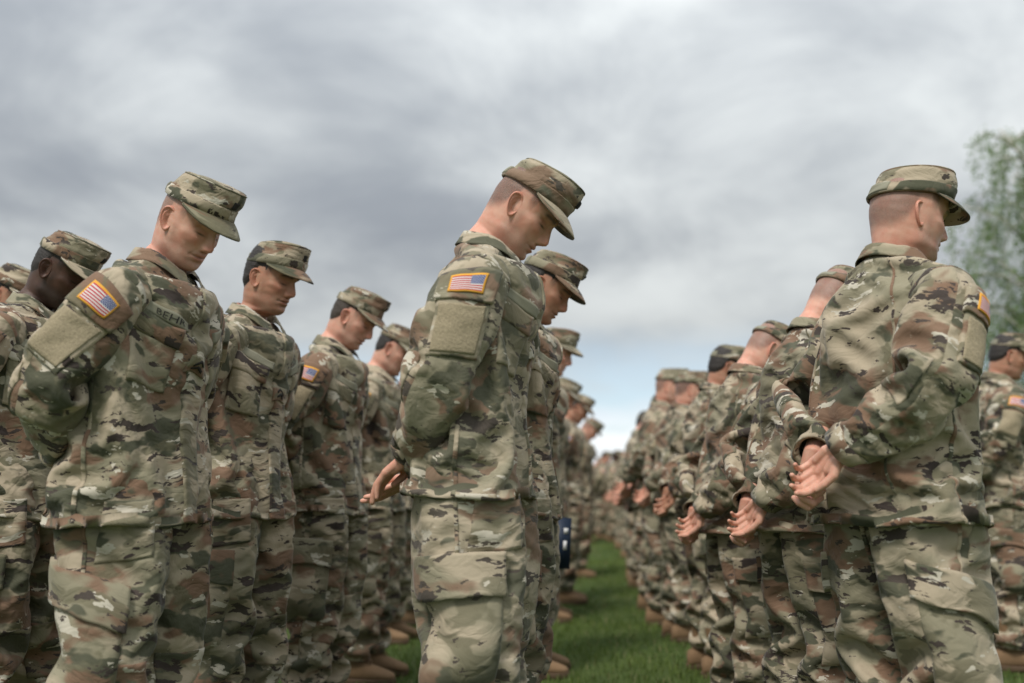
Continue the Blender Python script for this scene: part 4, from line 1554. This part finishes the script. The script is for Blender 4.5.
def build_birch(loc, height, seed, label):
    rng = np.random.default_rng(seed)
    root = bpy.data.objects.new('birch_tree', None); COL.objects.link(root); root.location = loc
    root['label'] = label; root['category'] = 'tree'
    g = Geo()
    tp = [vec(rng.normal(0, .05) * k, rng.normal(0, .05) * k, height * k / 7) for k in range(8)]
    tapered_chain(g, tp, np.linspace(.19, .03, 8), 10)
    leaves, tones = [], []
    for k in range(44):
        f = rng.uniform(.22, .98)
        p0 = np.array([np.interp(f * height, [q[2] for q in tp], [q[j] for q in tp]) for j in range(3)])
        az = rng.uniform(0, 2 * np.pi)
        reach = height * .30 * (1.05 - f)**.5 * rng.uniform(.6, 1.1)
        dirn = vec(math.cos(az), math.sin(az), 0)
        rise = rng.uniform(.3, .9) * reach
        lim = [p0, p0 + dirn * reach * .4 + vec(0, 0, rise * .6), p0 + dirn * reach * .8 + vec(0, 0, rise * .8), p0 + dirn * reach + vec(0, 0, rise * .5)]
        tapered_chain(g, lim, (.045, .03, .018, .008), 6)
        C, L = curve_pts(lim, 24)
        for t in range(9):
            q = C[rng.integers(7, 24)]
            drop = rng.uniform(.8, 2.4) * (height / 11)
            sw = rng.normal(0, .22, 2)
            tw = [q, q + vec(sw[0], sw[1], -.15 * drop), q + vec(sw[0] * 1.5, sw[1] * 1.5, -.55 * drop), q + vec(sw[0] * 1.7, sw[1] * 1.7, -drop)]
            tapered_chain(g, tw, (.010, .007, .005, .003), 4)
            D, _ = curve_pts(tw, 40)
            m = int(54 * rng.uniform(.6, 1.3))
            pos = D[rng.integers(2, 40, m)] + rng.normal(0, .085, (m, 3))
            leaves.append(pos); tones.append(np.clip(rng.uniform(0, 1) * .5 + rng.uniform(0, .5, m), 0, 1))
    tr = bpy.data.objects.new('trunk', g.mesh('trunk')); COL.objects.link(tr); tr.parent = root; tr.data.materials.append(mat_bark())
    Lp = np.concatenate(leaves); tn = np.concatenate(tones); n = len(Lp)
    s = rng.uniform(.032, .058, n)[:, None]
    a1 = nrm(rng.normal(0, 1, (n, 3)) + vec(0, 0, -.8)); a2 = nrm(np.cross(a1, rng.normal(0, 1, (n, 3))))
    V = np.stack([Lp, Lp + a1 * s + a2 * s * .6, Lp + a1 * s * 2.1, Lp + a1 * s - a2 * s * .6], 1).reshape(-1, 3)
    F = np.arange(n * 4).reshape(-1, 4)
    me = make_mesh('crown', V, F, None, False); tone_attr(me, np.repeat(tn, 4))
    me.materials.append(mat_leaf('birch_leaf', (.085, .150, .038), (.21, .32, .09), .5))
    cr = bpy.data.objects.new('crown', me); COL.objects.link(cr); cr.parent = root


_d = pixel_ray(1066, 480); _t = 24.0 / _d.y
build_birch((_d.x * _t, 24.0, 0), 9.9, 4, 'weeping birch with loose green foliage rising at the right edge')

# ------------------------------------------------------------------ soldiers
ARM_BENT = [(-.005, .135, 1.385), (-.015, .195, 1.360), (-.055, .243, 1.270), (-.115, .285, 1.160), (-.184, .195, 1.068), (-.236, .080, .992)]
ARM_MID = [(-.005, .135, 1.385), (-.012, .195, 1.360), (-.045, .240, 1.265), (-.098, .272, 1.148), (-.175, .185, 1.040), (-.232, .080, .950)]
ARM_FAR = [(-.005, .135, 1.385), (-.006, .190, 1.360), (-.010, .220, 1.270), (-.025, .228, 1.160), (-.120, .150, 1.068), (-.220, .060, .986)]
ARM_STR = [(-.005, .135, 1.385), (-.012, .195, 1.358), (-.045, .240, 1.255), (-.098, .262, 1.130), (-.168, .165, 1.005), (-.210, .072, .905)]
ARM_STF = [(-.005, .135, 1.385), (-.006, .190, 1.360), (-.010, .222, 1.265), (-.030, .235, 1.145), (-.120, .150, 1.005), (-.205, .062, .900)]
ARM_LOW = [(-.005, .135, 1.385), (-.010, .192, 1.355), (-.032, .238, 1.258), (-.062, .262, 1.150), (-.112, .180, 1.045), (-.150, .085, .962)]
ARM_TUCK = [(-.005, .135, 1.385), (-.012, .195, 1.360), (-.045, .243, 1.265), (-.095, .278, 1.150), (-.160, .180, 1.060), (-.190, .060, .995)]


def hands(kind):
    if kind == 'flat':
        r = dict(dir=(-.76, .28, -.58), palm=(-.50, .25, -.80), curl=[(.14, .26, .2), (.16, .30, .22), (.20, .34, .22), (.26, .38, .22)], thumb=.9, spread=.01)
        l = dict(dir=(-.80, -.22, -.52), palm=(.45, .2, .85), curl=[(.10, .2, .15)] * 4, thumb=.9, spread=.01, shift=(.0, -.02, -.04))
    elif kind == 'tuck':
        r = dict(dir=(.05, .92, -.35), palm=(-.9, -.2, .2), curl=[(.2, .3, .2), (.3, .35, .2), (.35, .4, .25), (.4, .45, .3)], thumb=.3)
        l = dict(dir=(.10, -.70, -.70), palm=(-.9, .2, .2), curl=[(.6, .8, .4)] * 4, thumb=.7, shift=(-.005, .05, -.03))
    elif kind == 'grip':
        r = dict(dir=(-.30, .66, -.68), palm=(-.85, -.35, .1), curl=[(.45, .75, .4), (.55, .85, .5), (.6, .95, .5), (.65, 1.0, .5)], thumb=.1, spread=.0)
        l = dict(dir=(-.05, -.74, -.66), palm=(-.90, .2, .35), curl=[(.9, 1.2, .7), (.9, 1.25, .7), (.95, 1.3, .7), (1.0, 1.3, .7)], thumb=.7, spread=.0, shift=(-.004, .03, -.045))
    else:
        r = dict(dir=(-.25, .70, -.67), palm=(-.88, -.35, .1), curl=[(.3, .5, .3), (.4, .6, .4), (.45, .7, .4), (.5, .75, .4)], thumb=.2, spread=.02)
        l = dict(dir=(-.15, -.75, -.62), palm=(-.9, .2, .3), curl=[(.9, 1.2, .7)] * 4, thumb=.7, spread=.0, shift=(-.004, .03, -.045))
    return r, l


def pose_(seed, bow, turn, arm, kind, **kw):
    r, l = hands(kind)
    return dict(seed=seed, bow=bow, turn=turn, arm_r=arm, arm_l=kw.pop('far', arm), hand_r=r, hand_l=l, **kw)


VARS = {
    'mid': build_soldier(pose_(11, 41, 2, ARM_LOW, 'flat', hem=.04, pocket_rot=-10, lean=.09, pocket_tilt=-.02), dict(seed=2, hair=.0012, chin=.9)),
    'left': build_soldier(pose_(12, 34, -10, ARM_TUCK, 'tuck', text='BEHR', pocket_rot=15, pocket_u=.10, bulk=1.03, lean=.095, pocket_tilt=.05), dict(seed=3, hair=.0012, nose=1.02, wide=1.02)),
    'right': build_soldier(pose_(13, 13, -8, ARM_BENT, 'grip', bulk=1.05, pocket_u=.19, lean=.06, sleeve_slack=.10, far=ARM_FAR, pocket_tilt=.05), dict(seed=4, hair=.0010, wide=1.07, jaw=1.5, neck=1.22, size=1.06)),
    'upright': build_soldier(pose_(14, 20, -4, ARM_MID, 'clasp', lean=.09), dict(seed=6, hair=.0075, nose=1.05)),
    'bowed': build_soldier(pose_(15, 33, 3, ARM_MID, 'clasp'), dict(seed=8, hair=.0045, nose=1.0, wide=.98)),
    'back': build_soldier(pose_(16, 40, 4, ARM_STR, 'grip', pocket_u=.17, far=ARM_STF, lean=.11), dict(seed=9, hair=.0015, wide=1.03)),
}
print('variants built', round(time.time() - T0, 1))


def stand(var, px, py, scale, yaw, skin, hair, label, group=None, worn=.04):
    """Stand a soldier so that the top of the cap falls on a pixel; distance follows from the body height."""
    v = VARS[var]
    top = v['top'] * scale
    w = at_height(px, py, top[2])
    c, s = math.cos(R(yaw)), math.sin(R(yaw))
    loc = (w.x - (c * top[0] - s * top[1]), w.y - (s * top[0] + c * top[1]), 0)
    print('%-8s x %.2f y %.2f' % (var, loc[0], loc[1]))
    return place(v, loc, R(yaw), scale, skin, hair, label, group, worn)


G_L, G_M, G_R = 'soldiers of the left rank', 'soldiers of the middle rank', 'soldiers of the right rank'
stand('mid', 528, 160, 1.03, -4, 'skin_fair', 'hair_brown', 'tall soldier in the centre foreground, head bowed, flag patch on sleeve, hands behind back', G_M, .12)
stand('left', 193, 175, 1.0, -8, 'skin_light', 'hair_brown', 'soldier at left foreground with a name tape on his chest and bulging thigh pocket', G_L)
stand('right', 900, 172, 1.0, 22, 'skin_light', 'hair_brown', 'broad soldier at right foreground seen from behind, clasped hands at his back', G_R)
stand('upright', 268, 243, 1.0, -12, 'skin_tan', 'hair_dark', 'tan dark-haired soldier standing just behind the left foreground soldier', G_L)
stand('bowed', 352, 287, 1.0, -6, 'skin_light', 'hair_brown', 'third soldier from the left foreground along the left rank, flag patch showing', G_L)
stand('bowed', 393, 324, 1.0, -4, 'skin_light', 'hair_dark', 'bowed soldier of the left rank whose face touches the central soldier\'s elbow', G_L)
stand('bowed', 62, 232, 1.0, -4, 'skin_brown', 'hair_dark', 'dark-skinned bearded soldier behind the left foreground soldier\'s shoulder', 'soldiers at the far left')
stand('bowed', 10, 264, 1.0, 0, 'skin_tan', 'hair_dark', 'soldier cut off by the left edge, only cap and shoulder showing', 'soldiers at the far left')
stand('bowed', 541, 251, 1.0, -2, 'skin_tan', 'hair_dark', 'dark-haired soldier bowing directly behind the central soldier', G_M)
stand('upright', 549, 328, 1.0, 0, 'skin_light', 'hair_dark', 'third soldier in the middle rank, face below a blurred cap brim', G_M)
stand('bowed', 560, 377, 1.0, 0, 'skin_light', 'hair_brown', 'fourth soldier in the middle rank, mostly hidden, reddish face', G_M)
stand('bowed', 576, 393, 1.0, 0, 'skin_tan', 'hair_brown', 'fifth soldier in the middle rank, blurred cap tipped down', G_M)
stand('mid', 591, 417, 1.0, 0, 'skin_light', 'hair_brown', 'last visible soldier in the middle rank, leaning furthest forward over the grass', G_M)
stand('back', 836, 266, .95, 18, 'skin_light', 'hair_brown', 'soldier partly hidden behind the broad right foreground soldier, neck bent', G_R)
stand('back', 768, 321, .91, 14, 'skin_light', 'hair_brown', 'third soldier in the right rank, head tucked behind his own shoulder', G_R)
stand('upright', 722, 345, .95, 12, 'skin_tan', 'hair_dark', 'fourth soldier in the right rank with thick dark hair under his cap', G_R)
stand('right', 689, 371, .95, 10, 'skin_fair', 'hair_dark', 'fifth soldier in the right rank, cap just left of the dark-haired one', G_R)
stand('upright', 1003, 333, 1.0, -4, 'skin_tan', 'hair_dark', 'soldier at the right edge beyond the broad foreground soldier\'s arm', 'soldiers at the far right')
ORD = ['sixth', 'seventh', 'eighth', 'ninth', 'tenth', 'eleventh', 'twelfth', 'thirteenth', 'fourteenth', 'fifteenth', 'sixteenth', 'seventeenth',
       'eighteenth', 'nineteenth', 'twentieth', 'twenty-first', 'twenty-second', 'twenty-third', 'twenty-fourth', 'twenty-fifth', 'twenty-sixth']
rr = random.Random(7)
SK, HA = ['skin_light', 'skin_light', 'skin_fair', 'skin_tan', 'skin_brown'], ['hair_dark', 'hair_brown']
for k in range(20):
    y = 7.2 + k * .88 + rr.uniform(-.08, .08)
    vn = rr.choice(['back', 'right', 'bowed', 'mid', 'upright'])
    place(VARS[vn], (.46 + rr.uniform(-.07, .07), y, 0), R(rr.uniform(-4, 10)), rr.uniform(.93, 1.03), rr.choice(SK), rr.choice(HA),
          ORD[k] + ' soldier along the right rank counted from the foreground, small and blurred', G_R)
for k in range(4):
    y = 6.2 + k * .86
    place(VARS[rr.choice(['bowed', 'upright', 'back'])], (-1.26 + rr.uniform(-.05, .05), y, 0), R(rr.uniform(-6, 4)), rr.uniform(.96, 1.0),
          rr.choice(SK[:4]), rr.choice(HA),
          ['fifth', 'sixth', 'seventh', 'eighth'][k] + ' soldier of the left rank, mostly hidden behind the central soldier', G_L)
FAR = [(-.62, 17.6), (-.28, 18.9), (.02, 20.6), (.26, 19.4), (-.45, 21.5), (-.12, 22.8), (.32, 23.4), (.08, 25.2), (-.30, 25.8), (.60, 26.2)]
for k, (x, y) in enumerate(FAR):
    place(VARS[rr.choice(['bowed', 'back', 'upright'])], (x + rr.uniform(-.05, .05), y, 0), R(rr.uniform(-20, 20)), rr.uniform(.95, 1.02), rr.choice(SK), rr.choice(HA),
          'tiny blurred soldier, ' + (['nearest', 'second nearest', 'third nearest', 'fourth nearest', 'fifth nearest', 'sixth nearest', 'seventh nearest', 'eighth nearest', 'ninth nearest', 'most distant'][k])
          + ' of those closing the far end of the grass aisle', 'soldiers at the far end')

# ------------------------------------------------------------------ navy folder hanging by a thigh in the middle rank
fl = bpy.data.objects.new('folder', None); COL.objects.link(fl)
_d = pixel_ray(562, 543); _t = 4.45 / _d.y
fl.location = (_d.x * _t, 4.45, CAM_H + _d.z * _t); fl.rotation_euler = (0, R(3), R(20))
fl['label'] = 'dark navy folder with white print hanging beside the third middle-rank soldier\'s thigh'; fl['category'] = 'folder'
for nm, mk, x0, x1, y0, y1, z0, z1 in (('cover', 'folder', -.038, .038, -.006, -.0045, -.11, .11), ('cover', 'folder', -.038, .038, .0045, .006, -.11, .11),
                                       ('spine', 'folder', -.0405, -.0385, -.006, .006, -.11, .11), ('page_block', 'white_print', -.036, .034, -.004, .004, -.105, .105),
                                       ('printed_mark', 'white_print', .004, .024, -.0068, -.0062, .04, .065), ('printed_mark', 'white_print', .004, .02, -.0068, -.0062, -.03, .01)):
    v = [(x, y, z) for x in (x0, x1) for y in (y0, y1) for z in (z0, z1)]
    f = [(0, 1, 3, 2), (4, 6, 7, 5), (0, 4, 5, 1), (2, 3, 7, 6), (0, 2, 6, 4), (1, 5, 7, 3)]
    ob = bpy.data.objects.new(nm, make_mesh(nm, v, f, None, False)); COL.objects.link(ob); ob.parent = fl
    ob.data.materials.append(MATS[mk])

print('script done', round(time.time() - T0, 1))
